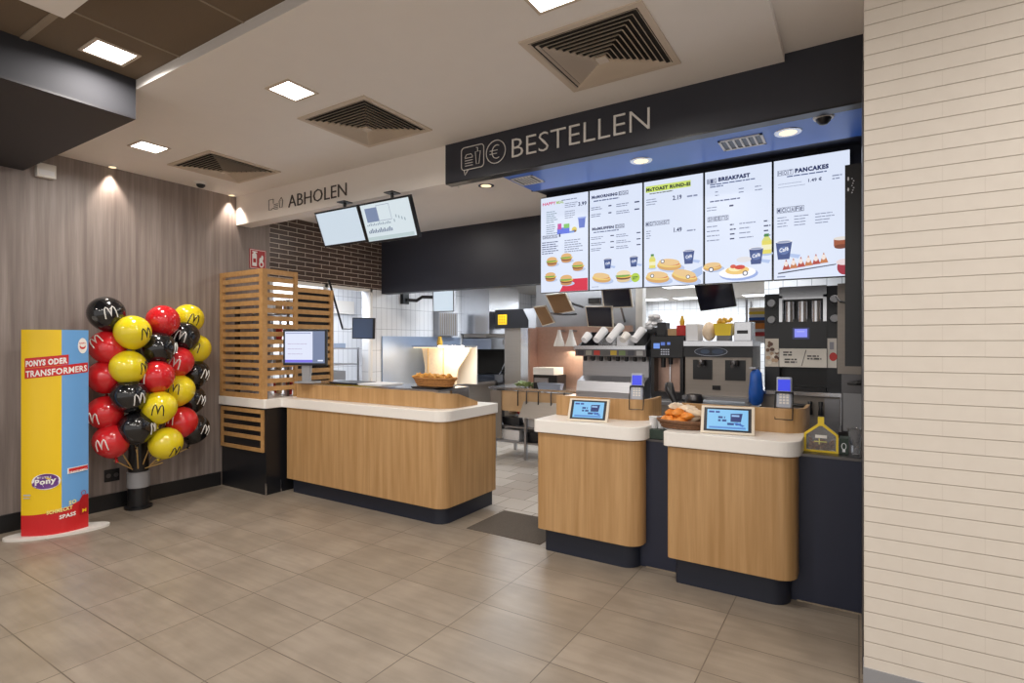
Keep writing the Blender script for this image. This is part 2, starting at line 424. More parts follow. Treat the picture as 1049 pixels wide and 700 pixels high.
# beam with the pick-up sign, dark fascia with the order sign
beam = struct('beam_pickup', MB().box(XL, -2.80, 3.45, 3.62, ZS, 3.4).box(-2.80, 1.6, 3.52, 3.62, ZS + .02, 3.4), 'beam_paint', 'beige beam carrying the black word ABHOLEN')
fas = struct('beam_fascia', MB().box(-2.80, XR, 3.44, 3.52, ZS, 3.15), 'header_panel', 'black fascia carrying the word BESTELLEN')
struct('trim_2', MB().box(-2.80, XR, 3.441, 3.52, ZS - .012, ZS), 'black_cabinet_paint', 'black lower edge of the fascia')
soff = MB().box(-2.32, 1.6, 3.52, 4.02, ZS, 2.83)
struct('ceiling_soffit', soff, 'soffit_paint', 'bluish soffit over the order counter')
struct('ceiling_soffit_rear', MB().extrude([(-2.34, 4.02, ZS), (-2.34, 4.12, ZS + .02), (-2.34, 4.3, ZS + .03), (-2.34, 4.3, 3.05), (-2.34, 4.02, 3.05)], (3.9, 0, 0)).box(-2.34, 1.5, 4.285, 4.3, 2.60, 2.85), 'soffit_dark', 'dark recess above the menu screens')
# white brick wall, its skirting and corner strip
struct('wall_right', MB().box(XR, 5, RW, 2.96, .08, 3.3).box(XR, XR + .12, 2.96, 3.56, .0, 3.3), 'white_brick', 'white painted brick wall')
struct('baseboard_right', MB().box(XR - .003, 5, RW - .006, 2.96, 0, .08), 'grey_plastic', 'grey tile skirting under the white brick wall')
struct('trim_3', MB().box(XR - .006, XR + .004, 2.95, 3.57, 0, 2.78), 'steel_dark', 'metal corner strip of the white brick wall')
struct('wall_behind_panel', MB().box(XR, 1.6, 3.57, 3.63, 0, 2.8), 'navy_dark')
# raised sign writing
def px3(u0, v0, u1, v1, Y): a = at(u0, v0, Y); b = at(u1, v1, Y); return a, b
letters('lettering', 'BESTELLEN', 'sign_letter', fas, -2.165, 2.872, 1.04, .138, 3.438, .008, -0.014, 'pale raised lettering')
letters('lettering', 'ABHOLEN', 'sign_letter_dark', beam, -4.815, 2.855, .85, .120, 3.448, .006, -0.008, 'dark raised lettering')
def icon_order(p):
    mb = MB(); y = 3.434; r = .0035
    P = roundpoly([(-2.635, 2.855), (-2.42, 2.855), (-2.42, 3.03), (-2.635, 3.03)], .028, 5)
    mb.tube([(x, y, z) for x, z in P], r, 6, True)
    mb.tube([(-2.61, y, 2.857), (-2.60, y, 2.815), (-2.565, y, 2.857)], r, 6)
    for k in range(4): mb.tube([(-2.60, y, 2.885 + k * .02), (-2.525, y, 2.885 + k * .02)], .003, 6)
    mb.tube([(-2.60, y, 2.95), (-2.585, y, 2.972), (-2.54, y, 2.972), (-2.525, y, 2.95)], .003, 6)
    mb.tube([(-2.50, y, 2.98), (-2.49, y, 2.885), (-2.465, y, 2.885), (-2.452, y, 2.98)], .003, 6, True)
    mb.tube([(-2.478, y, 2.98), (-2.478, y, 3.008), (-2.492, y, 3.012)], .003, 6)
    cx, cz, R = -2.31, 2.945, .086
    mb.tube([(cx + R * math.cos(a * PI / 16), y, cz + R * math.sin(a * PI / 16)) for a in range(32)], r, 6, True)
    mb.tube([(cx + .008 + .042 * math.cos(a * PI / 12), y, cz + .05 * math.sin(a * PI / 12)) for a in range(4, 21)], r, 6)
    mb.tube([(cx - .055, y, cz + .012), (cx + .015, y, cz + .012)], .003, 6); mb.tube([(cx - .055, y, cz - .012), (cx + .01, y, cz - .012)], .003, 6)
    mb.build('pictogram', 'sign_letter', p)
icon_order(fas)
mb = MB(); y = 3.446; r = .003
mb.tube([(-5.135, y, 2.975), (-5.135, y, 2.87), (-5.09, y, 2.87), (-5.07, y, 2.885), (-5.03, y, 2.868), (-4.985, y, 2.868)], r, 6)
mb.tube([(-5.135, y, 2.975), (-5.06, y, 2.975), (-5.06, y, 2.93)], r, 6)
for k in range(3): mb.tube([(-5.05, y, 2.885 + k * .017), (-4.985, y, 2.885 + k * .017)], r, 6)
mb.tube([(-4.965, y, 2.945), (-4.955, y, 2.875), (-4.915, y, 2.875), (-4.905, y, 2.945)], r, 6, True)
mb.tube([(-4.955, y, 2.95), (-4.93, y, 2.975), (-4.91, y, 2.95)], r, 6)
mb.build('pictogram', 'sign_letter_dark', beam)

# ------------------------------------------------------------------ ceiling fittings
def square_light(x, y, z, label, s=.19, power=10, group='square recessed ceiling lights'):
    t = thing('ceiling_light', label, 'ceiling light', (x, y, z), group)
    h = s / 2; f = h + .018
    MB().box(-f, f, -f, -h, -.006, .0).box(-f, f, h, f, -.006, 0).box(-f, -h, -h, h, -.006, 0).box(h, f, -h, h, -.006, 0).xf(Matrix()).build('frame', 'vent_paint', t) if False else None
    m = MB().xf(Matrix.Translation((x, y, z))); m.box(-f, f, -f, -h, -.006, .0).box(-f, f, h, f, -.006, 0).box(-f, -h, -h, h, -.006, 0).box(h, f, -h, h, -.006, 0); m.build('frame', 'vent_paint', t)
    MB().xf(Matrix.Translation((x, y, z))).box(-h, h, -h, h, -.004, -.001).build('diffuser', 'lamp_panel', t)
    if power:
        l = bpy.data.lights.new('ceiling_lamp', 'AREA'); l.shape = 'SQUARE'; l.size = s; l.energy = power; l.color = (1, .95, .89); l.spread = math.radians(165)
        o = bpy.data.objects.new('ceiling_lamp', l); C.objects.link(o); o.location = (0, 0, -.012); o.parent = t
    return t
P0 = 17
square_light(-3.01, 2.18, ZC, 'square ceiling light between two air vents, midmost of the beige ceiling', power=P0)
square_light(-4.85, 2.19, ZC, 'square ceiling light in the beige ceiling near the veneer wall', power=P0)
square_light(-1.19, 2.20, ZC, 'square ceiling light cut by the top edge of the picture', power=P0)
square_light(-3.585, 1.415, 3.15, 'square light in the brown acoustic ceiling beside the dark bulkhead', power=P0 * .8)
# lamps of the dining room behind the camera
for (x, y, z) in ((-1.2, -.6, 3.0), (-2.9, -.6, 3.0), (.7, .4, 3.0), (-4.9, -.8, 2.9), (-2.9, -2.2, 3.0), (-.6, -2.2, 3.0), (2.2, .5, 3.0), (1.6, 2.1, 3.13)):
    l = bpy.data.lights.new('dining_lamp', 'AREA'); l.size = .25; l.energy = 22; l.color = (1, .95, .90)
    o = bpy.data.objects.new('dining_lamp', l); C.objects.link(o); o.location = (x, y, z - .02)

def air_vent(x, y, z, label):
    t = thing('air_vent', label, 'air vent', (x, y, z), 'square ceiling air vents')
    T = Matrix.Translation((x, y, z)); H = .30
    m = MB().xf(T)
    for a, b in ((H, H + .035),):
        m.box(-b, b, -b, -a, -.008, 0).box(-b, b, a, b, -.008, 0).box(-b, -a, -a, a, -.008, 0).box(a, b, -a, a, -.008, 0)
    m.build('frame', 'vent_paint', t)
    MB().xf(T).box(-H, H, -H, H, -.0045, -.001).build('backing', 'vent_dark', t)
    n = 10; m = MB().xf(T); step = (H - .03) / n
    for k in range(n):
        a = H - .003 - k * step; b = a - step * .66; z0, z1 = -.012 - .0035 * k, -.004 - .0035 * k + .004
        # flared blade ring: outer edge low, inner edge high
        for q in range(4):
            R = Matrix.Rotation(q * PI / 2, 4, 'Z'); m.xf(T @ R)
            m.extrude([(-a, -a, z0), (a, -a, z0), (b, -b, z1 + .006), (-b, -b, z1 + .006)], (0, 0, .0018))
    m.xf(T).box(-.03, .03, -.03, .03, -.046, -.034)
    m.build('louvers', 'vent_paint', t)
air_vent(-1.18, 2.80, ZC, 'large square louvred air vent above the black BESTELLEN fascia')
air_vent(-3.01, 2.80, ZC, 'square louvred air vent above the word ABHOLEN')
air_vent(-4.85, 2.82, ZC, 'square louvred air vent beside the veneer wall and dome camera')
def downlight(x, y, z, label, lit=True, power=12):
    t = thing('downlight', label, 'downlight', (x, y, z), 'round recessed downlights')
    MB().lathe([(.062, -.004), (.075, -.004), (.078, 0), (.06, .0), (.05, .02), (.05, .021)], (x, y, z), 28).build('trim_ring', 'steel_bright', t, smooth=True)
    MB().lathe([(0, -.0045), (.05, -.0045), (.052, -.001)], (x, y, z), 24).build('bulb', 'downlight_glow', t, smooth=True)
    if power:
        l = bpy.data.lights.new('spot_lamp', 'SPOT'); l.energy = power; l.spot_size = math.radians(110); l.spot_blend = .8; l.color = (1, .85, .65); l.shadow_soft_size = .04
        o = bpy.data.objects.new('spot_lamp', l); C.objects.link(o); o.location = (0, 0, -.02); o.parent = t
downlight(-1.29, 3.75, ZS, 'warm round downlight above the McTOAST menu screen')
downlight(-.36, 3.72, ZS, 'warm round downlight above the PANCAKES menu screen')
downlight(-2.99, 4.28, 3.0, 'round downlight under the corner of the black fascia')
# wall washers near the veneer wall
for y, e in ((2.26, 34), (3.37, 30)):
    t = thing('wall_spotlight', 'small spotlight washing the veneer wall %s' % ('above the balloons' if y < 3 else 'beside the pick-up beam'), 'spotlight', (XL + .045, y, ZC), 'spotlights along the veneer wall')
    MB().lathe([(.03, -.006), (.04, -.006), (.042, 0)], (XL + .045, y, ZC), 20).build('bezel', 'white_plastic', t, smooth=True)
    MB().lathe([(0, -.008), (.028, -.008), (.029, -.005)], (XL + .045, y, ZC), 20).build('bulb', 'downlight_glow', t, smooth=True)
    l = bpy.data.lights.new('washer_lamp', 'SPOT'); l.energy = e; l.spot_size = math.radians(74); l.spot_blend = .7; l.color = (1, .86, .74); l.shadow_soft_size = .015
    o = bpy.data.objects.new('washer_lamp', l); C.objects.link(o); o.parent = t; o.location = (0, 0, -.02); o.rotation_euler = (0, math.radians(-4), 0)
# dome camera, smoke detector stubs
t = thing('dome_camera', 'small dark dome camera on the beige ceiling beside an air vent', 'camera', (-5.5, 2.95, ZC))
MB().lathe([(.055, 0), (.055, -.012), (.048, -.02)][::-1], (-5.5, 2.95, ZC), 24).build('base', 'white_plastic', t, smooth=True)
MB().lathe([(0, -.055), (.022, -.05), (.038, -.035), (.042, -.018), (.042, -.012)], (-5.5, 2.95, ZC), 24).build('dome', 'black_plastic', t, smooth=True)
t = thing('soffit_dome_camera', 'half-hidden black dome camera in the bluish soffit by the white brick wall', 'camera', (-.165, 3.58, ZS))
MB().lathe([(.05, -.01), (.055, 0)], (-.165, 3.58, ZS), 24).build('base', 'white_plastic', t, smooth=True)
MB().lathe([(0, -.045), (.02, -.04), (.035, -.025), (.04, -.01)], (-.165, 3.58, ZS), 24).build('dome', 'black_plastic', t, smooth=True)
# slot grilles in the soffit
def soffit_grille(x, y, w, d, label, n=5):
    t = thing('soffit_vent', label, 'air vent', (x, y, ZS), 'small grilles in the soffit')
    m = MB().xf(Matrix.Translation((x, y, ZS)))
    m.box(-w, w, -d, -d + .015, -.006, 0).box(-w, w, d - .015, d, -.006, 0).box(-w, -w + .015, -d, d, -.006, 0).box(w - .015, w, -d, d, -.006, 0); m.build('frame', 'white_plastic', t)
    MB().xf(Matrix.Translation((x, y, ZS))).box(-w + .015, w - .015, -d + .015, d - .015, -.002, -.0005).build('backing', 'black_plastic', t)
    m = MB().xf(Matrix.Translation((x, y, ZS)))
    for k in range(n):
        q = -w + .03 + (2 * w - .06) * (k + .5) / n; m.box(q - .006, q + .006, -d + .015, d - .015, -.007, -.001)
    m.build('slats', 'white_plastic', t)
soffit_grille(-.625, 3.75, .13, .10, 'white slatted grille in the soffit between two downlights')
soffit_grille(-2.2, 3.72, .10, .10, 'dark slatted grille at the end of the bluish soffit')
# things on the veneer wall
t = thing('wall_sensor', 'small white box high on the veneer wall under the bulkhead', 'sensor', (XL, 1.78, 2.88))
MB().box(XL, XL + .05, 1.72, 1.85, 2.87, 2.985).build('casing', 'white_plastic', t, bevel=.006)
MB().box(XL + .05, XL + .053, 1.735, 1.835, 2.89, 2.93).build('lens', 'paper_white', t)
t = thing('wall_socket', 'black double socket low on the veneer wall behind the balloons', 'socket', (XL, 2.27, .26))
MB().box(XL, XL + .012, 2.21, 2.33, .25, .36).build('cover', 'black_plastic', t, bevel=.003)
for yy in (2.24, 2.30):
    MB().xf(Matrix.Translation((XL + .012, yy, .305)) @ Matrix.Rotation(PI / 2, 4, 'Y')).lathe([(.016, 0), (.02, .004), (.02, .0)][:2], seg=20).build('socket_ring', 'steel_dark', t)
# fire extinguisher sign
t = thing('fire_sign', 'red fire extinguisher sign on the veneer wall above the slatted screen', 'sign', (XL, 3.70, 2.33))
MB().box(XL, XL + .006, 3.60, 3.80, 2.335, 2.555).build('plate', 'red_sign', t)
a = Art(lambda x, y, l: (XL + .0065 + l, 3.60 + x, 2.335 + y))
W_ = (245, 240, 238)
a.outline(.006, .194, .006, .214, .005, W_)
a.rect(.03, .085, .03, .155, W_); a.ell(.0575, .155, .0275, .022, W_); a.rect(.048, .068, .165, .19, W_); a.rect(.03, .09, .182, .196, W_)
a.rect(.04, .075, .07, .115, (178, 22, 30))
for k, (x, y, rx, ry) in enumerate(((.14, .06, .03, .04), (.135, .1, .022, .035), (.15, .13, .014, .03))): a.ell(x, y, rx, ry, W_)
a.ell(.14, .055, .015, .02, (178, 22, 30))
a.build('symbol', 'art_print', t)
# corner strips and drive-through window
struct('window_1', MB().box(XL - .03, XL + .01, 3.85, 3.89, .95, 2.25).box(XL - .03, XL + .01, 5.38, 5.42, .95, 2.25).box(XL - .03, XL + .01, 4.62, 4.66, .95, 2.25).box(XL - .03, XL + .01, 3.85, 5.42, 2.21, 2.25), 'white_plastic', 'white frame of the drive-through opening')
struct('window_2', MB().box(XL - .14, XL - .12, 8.4, 8.98, 2.0, 2.36), 'window_blue', 'small high window with blue light in the kitchen side wall')
struct('window_3', MB().box(XL - .02, XL + .015, 8.36, 8.42, 1.96, 2.4).box(XL - .02, XL + .015, 8.96, 9.02, 1.96, 2.4).box(XL - .02, XL + .015, 8.42, 8.96, 2.34, 2.4).box(XL - .02, XL + .015, 8.42, 8.96, 1.96, 2.01), 'grey_plastic', 'grey frame of the small high window')
# booth seen through the opening
struct('wall_booth', MB().box(-7.6, -7.45, 3.2, 7.2, 0, 3).box(-7.5, XL - .2, 7.0, 7.15, 0, 3).box(-7.5, XL - .2, 3.2, 3.3, 0, 3), 'white_tile_x', 'white walls of the booth behind the opening')
struct('floor_booth', MB().box(-7.6, XL - .2, 3.2, 7.15, -.1, 0), 'kitchen_floor_tile')
struct('ceiling_booth', MB().box(-7.6, XL - .2, 3.2, 7.15, 2.7, 2.8), 'ceiling_paint')
# floor mat
t = tag(MB().box(-2.68, -2.0, 3.56, 4.12, .0, .004).build('floor_mat', 'mat_rubber', bevel=.0), 'dark ribbed mat on the floor in the gap between the counters', 'mat')

# ------------------------------------------------------------------ lights of kitchen and surroundings
def area(name, loc, size, e, col, rot=(0, 0, 0), sy=None):
    l = bpy.data.lights.new(name, 'AREA'); l.energy = e; l.color = col; l.size = size
    if sy: l.shape = 'RECTANGLE'; l.size_y = sy
    o = bpy.data.objects.new(name, l); C.objects.link(o); o.location = loc; o.rotation_euler = rot; return o
KC = (.9, .95, 1)
def kitchen_light(x, y, w, d, label, e):
    t = thing('kitchen_ceiling_light', label, 'ceiling light', (x, y, 2.5), 'kitchen ceiling light panels')
    MB().box(x - w / 2 - .02, x + w / 2 + .02, y - d / 2 - .02, y + d / 2 + .02, 2.485, 2.5).build('frame', 'white_plastic', t)
    MB().box(x - w / 2, x + w / 2, y - d / 2, y + d / 2, 2.48, 2.485).build('diffuser', 'kitchen_lamp', t)
    l = area('kitchen_lamp', (0, 0, -.04), w, e * .78, KC, sy=d); l.parent = t
kitchen_light(-2.55, 9.35, .7, 1.0, 'bright kitchen ceiling panel seen below the McTOAST menu screen', 40)
kitchen_light(-1.45, 9.2, .9, .6, 'bright kitchen ceiling panel seen beside the tilted dark monitor', 40)
kitchen_light(-4.1, 12.2, .9, .5, 'far ceiling panel beyond the grey post of the kitchen', 30)
kitchen_light(-2.9, 12.2, 1.0, .5, 'far ceiling panel in the middle of the rear kitchen', 30)
kitchen_light(-1.5, 12.2, 1.0, .5, 'far ceiling panel behind the drinks tower', 30)
kitchen_light(-4.5, 7.0, .6, 1.2, 'kitchen ceiling panel above the fry station', 50)
kitchen_light(-3.0, 6.6, 1.2, .3, 'long kitchen ceiling panel above the preparation table', 25)
kitchen_light(-1.0, 6.6, 1.2, .3, 'long kitchen ceiling panel behind the espresso machine', 25)
area('booth_lamp', (-6.6, 5.0, 2.65), 1.2, 85, (.93, .96, 1))
# ceiling lamps of the service aisle behind the counters
for x in (-4.4, -3.3): area('aisle_lamp', (x, 4.7, 2.97), .3, 7, (1, .94, .86))
area('aisle_lamp', (-1.6, 4.75, 2.95), .5, 12, (1, .95, .9)); area('aisle_lamp', (-.4, 4.75, 2.95), .5, 12, (1, .95, .9))
w = bpy.data.worlds.new('world'); bpy.context.scene.world = w; w.use_nodes = True
w.node_tree.nodes['Background'].inputs[0].default_value = (1, .97, .94, 1); w.node_tree.nodes['Background'].inputs[1].default_value = .85
# ------------------------------------------------------------------ camera
cam = bpy.data.cameras.new('camera'); co = bpy.data.objects.new('camera', cam); C.objects.link(co)
cam.sensor_width = 36; cam.lens = F * 36 / 1049; cam.clip_start = .05
cam.shift_y = (HV - 350) / 1049
co.location = (0, 0, EYE); co.rotation_euler = (PI / 2, 0, TH)
sc = bpy.context.scene; sc.camera = co
sc.view_settings.view_transform = 'Standard'; sc.view_settings.look = 'None'; sc.view_settings.gamma = 1; sc.view_settings.exposure = 0.0
sc.view_settings.use_curve_mapping = False
sc.cycles.use_denoising = True; sc.cycles.max_bounces = 7; sc.cycles.diffuse_bounces = 5; sc.cycles.sample_clamp_indirect = 6
# ================================================================== COUNTERS
def counter_front(name, label, x0, x1, y0, y1, zb, zt, inset, rad, rl=.03):
    t = thing(name, label, 'counter', ((x0 + x1) / 2, (y0 + y1) / 2, 0), 'oak-fronted counters')
    MB().prism(roundpoly([(x0, y0), (x1, y0), (x1, y1), (x0, y1)], [rl, rad, 0, 0], 10), zb, zt).build('oak_front', 'oak', t, smooth=True)
    MB().prism(roundpoly([(x0 + inset, y0 + .05), (x1 - inset, y0 + .05), (x1 - inset, y1), (x0 + inset, y1)], [.02, rad, 0, 0], 8), 0, zb).build('plinth', 'navy_dark', t, smooth=True)
    return t
# --- pick-up counter (ABHOLEN)
cA = counter_front('pickup_counter', 'long oak-fronted pick-up counter with black plinth under the word ABHOLEN', -4.87, -2.84, 3.455, 4.22, .145, .855, .04, .10)
pts = [(-4.86, 3.575), (-3.06, 3.575)]
arc = [(-3.06 + .16 * math.sin(a * PI / 16), 3.735 - .16 * math.cos(a * PI / 16)) for a in range(1, 9)]
path = pts + arc + [(-2.90, 4.02)]
zt = [1.085, 1.085] + [1.08 - .002 * i for i in range(8)] + [.975]
MB().wallpath(path, .02, zt, .9465).build('oak_upstand', 'oak', cA, smooth=True)
wt = MB().prism(roundpoly([(XL + .002, 3.25), (-4.91, 3.25), (-4.91, 3.44), (-2.82, 3.44), (-2.82, 4.24), (XL + .002, 4.24)], [0, .02, .02, .12, .02, 0], 8), .857, .945).build('worktop', 'corian', bevel=.004)
tag(wt, 'continuous white worktop running over the black cabinet and the pick-up counter', 'worktop')
# --- black cabinet with slatted panel
cb = thing('black_cabinet', 'black cabinet with an oak slatted grille between veneer wall and pick-up counter', 'cabinet', (-5.32, 3.7, 0))
MB().box(XL + .02, -4.93, 3.28, 4.2, 0, .856).build('body', 'black_cabinet_paint', cb)
m = MB().box(-5.70, -4.955, 3.262, 3.279, .42, .455).box(-5.70, -4.955, 3.262, 3.279, .80, .84).box(-5.70, -5.665, 3.262, 3.279, .455, .80).box(-4.995, -4.955, 3.262, 3.279, .455, .80)
for k in range(3): m.box(-5.665, -4.995, 3.266, 3.279, .535 + .09 * k - .0, .575 + .09 * k)
m.build('slatted_grille', 'oak_slat', cb)
m = MB().box(-4.936, -4.926, 3.272, 3.284, 0, .12).build('corner_strip', 'steel_bright', cb)
m = MB().box(-4.934, -4.926, 3.44, 3.45, 0, .12).build('corner_strip', 'steel_bright', cb)
# --- slatted screen
ss = thing('slatted_screen', 'tall oak slatted screen standing on the white worktop by the veneer wall', 'screen', (-5.3, 3.4, .945))
z0, zT = .946, 2.24
p = .0781
MB().box(XL + .005, XL + .05, 3.262, 3.30, z0, zT).build('post', 'oak_slat', ss); MB().box(-5.01, -4.955, 3.255, 3.31, z0, zT).build('post', 'oak_slat', ss)
m = MB(); k = 0; z = zT
m.box(XL + .05, -5.01, 3.265, 3.29, zT - .05, zT)
k = 1
while zT - k * p - .04 > z0 + .02:
    zz = zT - k * p; m.box(XL + .05, -5.01, 3.27, 3.29, zz - .046, zz); k += 1
m.box(XL + .05, -5.01, 3.265, 3.29, z0, z0 + .05)
m.build('slats', 'oak_slat', ss)
MB().box(-5.50, -5.45, 3.30, 3.33, z0, zT - .36).build('support_rail', 'black_plastic', ss)
fr = MB().box(-4.985, -4.955, 3.62, 3.66, z0, zT); fr.build('post', 'oak_slat', ss)
m = MB(); k = 1
m.box(-4.98, -4.96, 3.31, 3.62, zT - .05, zT)
while zT - k * p - .04 > z0 + .02:
    zz = zT - k * p; m.box(-4.978, -4.962, 3.31, 3.62, zz - .046, zz); k += 1
m.build('slats', 'oak_slat', ss)
MB().box(-4.985, -4.955, 4.08, 4.12, z0, 2.09).build('post', 'oak_slat', ss)
m = MB(); k = 1; m.box(-4.98, -4.96, 3.66, 4.08, 2.04, 2.09)
while 2.09 - k * p - .04 > z0:
    zz = 2.09 - k * p; m.box(-4.978, -4.962, 3.66, 4.08, zz - .046, zz); k += 1
m.build('slats', 'oak_slat', ss)
MB().box(-5.0, -4.99, 3.66, 4.10, z0, 2.05).build('backing', 'black_plastic', ss)
# things behind the screen: cups and a carton on a rack
t = thing('cup_rack', 'steel rack of white cups seen through the oak slatted screen', 'rack', (-5.35, 3.75, .946))
for zz in (1.2, 1.5, 1.8): MB().box(-5.66, -5.04, 3.6, 3.95, zz, zz + .012).build('shelf', 'steel', t)
for x in (-5.66, -5.06):
    for y in (3.6, 3.93): MB().box(x, x + .02, y, y + .02, .946, 1.95).build('upright', 'steel', t)
for j, zz in enumerate((1.212, 1.512, 1.812, .946)):
    for i in range(6):
        x = -5.58 + .09 * i
        o = MB().lathe([(.026, 0), (.036, .09), (.038, .16)], (x, 3.75 + .03 * (i % 2), zz), 14).build('cup_stack', random.choice(['paper_white', 'paper_white', 'grey_plastic', 'cardboard', 'red_pack']), smooth=True)
        tag(o, ['first', 'second', 'third', 'fourth', 'fifth', 'sixth'][i] + ' cup stack from the veneer wall, %s of the cup rack' % ['lowest shelf', 'middle shelf', 'top shelf', 'worktop under'][j], 'cup stack', 'cup stacks behind the slatted screen')
# --- order counters
def order_counter(name, label, x0, x1, y0, yr, xr0, xr1):
    t = counter_front(name, label, x0, x1, y0, 3.585, .165, .856, .04, .10)
    MB().prism(roundpoly([(x0 - .02, y0 - .02), (x1 + .02, y0 - .02), (x1 + .02, yr + .32), (x0 - .02, yr + .32)], [.03, .12, 0, 0], 10), .862, .95).build('worktop', 'corian', t, bevel=.004)
    R = .14
    path = [(xr0, yr), (xr1 - R, yr)] + [(xr1 - R + R * math.sin(a * PI / 16), yr + R - R * math.cos(a * PI / 16)) for a in range(1, 9)] + [(xr1, yr + .34)]
    MB().wallpath(path, .02, 1.10, .9505).build('oak_upstand', 'oak', t, smooth=True)
    MB().box(xr0, xr1 - .17, yr + .03, yr + .34, .951, 1.02).build('till_tray', 'steel_dark', t)
    return t
c1 = order_counter('order_counter', 'narrower oak-fronted order counter beside the floor mat', -1.965, -1.20, 3.45, 3.75, -1.96, -1.25)
c2 = order_counter('order_counter', 'wider oak-fronted order counter with the snack basket, next to the white brick wall', -1.01, -.29, 3.41, 3.72, -1.0, -.265)
sb = thing('service_base', 'dark navy base cabinet behind both order counters reaching the white brick wall', 'cabinet', (-1, 3.9, 0))
MB().box(-1.94, .018, 3.595, 4.3, 0, .845).build('body', 'navy_panel', sb)
MB().box(-1.95, .018, 3.59, 4.32, .845, .86).build('top', 'steel_dark', sb)
MB().box(-1.2, -1.0, 3.588, 3.596, 0, .006).build('floor_strip', 'acoustic_joint', sb); MB().box(-.3, .018, 3.588, 3.596, 0, .006).build('floor_strip', 'acoustic_joint', sb)

# ================================================================== STANDEE
cx, cy = -5.36, 1.76
def rot2(x, y, a): return (x * math.cos(a) - y * math.sin(a), x * math.sin(a) + y * math.cos(a))
st = thing('cardboard_standee', 'tall yellow and blue advertising column reading PONYS ODER TRANSFORMERS on a white oval base', 'standee', (cx, cy, 0))
A0 = math.atan2(.36, .16)     # direction of the long axis
poly = []
for k in range(40):
    q = rot2(.33 * math.cos(k * PI / 20), .135 * math.sin(k * PI / 20), A0); poly.append((cx + q[0], cy + q[1]))
MB().prism(poly, 0, .018).build('base_plate', 'white_plastic', st)
# lens-shaped hollow column
HW, BU = .205, .085
def lens(s, side):      # s in [-1,1]
    x = s * HW; y = -side * BU * (1 - s * s)
    q = rot2(x, y, A0); return (cx + q[0] + .01, cy + q[1] - .02)
N = 24
front = [lens(-1 + 2 * k / N, 1) for k in range(N + 1)]; back = [lens(1 - 2 * k / N, -1) for k in range(1, N)]
MB().prism(front + back, .018, 1.605).build('column', 'white_plastic', st)
L = [0]
for a, b in zip(front, front[1:]): L.append(L[-1] + math.dist(a, b))
WB = L[-1]
def ban(x, y, l):
    x = min(max(x, 0), WB)
    for i in range(N):
        if x <= L[i + 1] + 1e-9: break
    f = (x - L[i]) / (L[i + 1] - L[i]); p = Vector(front[i]).lerp(Vector(front[i + 1]), f)
    n = Vector((math.cos(A0 - PI / 2), math.sin(A0 - PI / 2)))
    return Vector((p.x + n.x * (l + .0012), p.y + n.y * (l + .0012), .018 + y))
a = Art(ban, .0005)
YE, BL, RD, WH = (244, 204, 30), (110, 168, 226), (206, 36, 40), (244, 242, 238)
a.rect(0, WB * .60, 0, 1.587, YE, 16); a.rect(WB * .60, WB, 0, 1.587, BL, 12)
def strip(x0, x1, f0, f1, col, n=20):
    lay = a.nxt()
    for i in range(n):
        u0 = x0 + (x1 - x0) * i / n; u1 = x0 + (x1 - x0) * (i + 1) / n
        a.face([(u0, f0(u0)), (u1, f0(u1)), (u1, f1(u1)), (u0, f1(u0))], col, lay)
strip(0, WB, lambda x: 0, lambda x: .16 + .10 * (x / WB) ** 2.5, RD)
sl = .10
strip(.03, .315, lambda x: 1.285 + sl * x, lambda x: 1.362 + sl * x, RD); a.text('PONYS ODER', .038, 1.298, .048, WH, w=.27, bold=.05, slope=sl)
strip(.03, WB - .004, lambda x: 1.205 + sl * x, lambda x: 1.283 + sl * x, RD); a.text('TRANSFORMERS', .038, 1.218, .05, WH, w=WB - .05, bold=.03, slope=sl)
a.ell(WB * .905, 1.462, .034, .062, WH); a.ell(WB * .905, 1.455, .022, .02, RD); a.ell(WB * .905, 1.463, .017, .013, WH)
a.text('HAPPY', WB * .905 - .024, 1.475, .014, RD, w=.046, bold=.02)
# logo of the toy range
a.ell(.175, .415, .092, .062, (250, 248, 250)); a.ell(.178, .422, .078, .052, (110, 60, 140)); a.ell(.17, .395, .085, .036, (110, 60, 140))
a.text('Pony', .105, .375, .058, WH, w=.135, bold=.045, slope=.12); a.text('MY LITTLE', .12, .44, .016, WH, w=.09, bold=.02)
a.rect(.02, .075, .31, .322, (196, 196, 190)); a.rect(.02, .07, .29, .298, (196, 196, 190))
strip(WB * .68, WB * .99, lambda x: .44 + .05 * x, lambda x: .485 + .05 * x, WH); strip(WB * .70, WB * .99, lambda x: .446 + .05 * x, lambda x: .479 + .05 * x, RD); a.text('TRANSFORMERS', WB * .71, .458, .016, WH, w=WB * .26, bold=.03, slope=.05)
# happy box and slogan
a.poly([(WB * .86, .115), (WB - .002, .115), (WB - .002, .27), (WB * .9, .265), (WB * .86, .235)], (176, 22, 30))
a.ring(WB * .92, .285, .018, .02, .004, (176, 22, 30), 14)
a.text('M', WB * .90, .13, .028, (246, 200, 30), w=.03)
a.text('SO', WB * .70, .212, .032, (246, 236, 150), w=.05, bold=.04, slope=.1); a.text('SCHMECKT', WB * .40, .160, .030, (246, 236, 150), w=.16, bold=.04, slope=.1); a.text('SPASS', WB * .57, .112, .032, WH, w=.105, bold=.04, slope=.1)
a.build('printed_front', 'art_print', st)

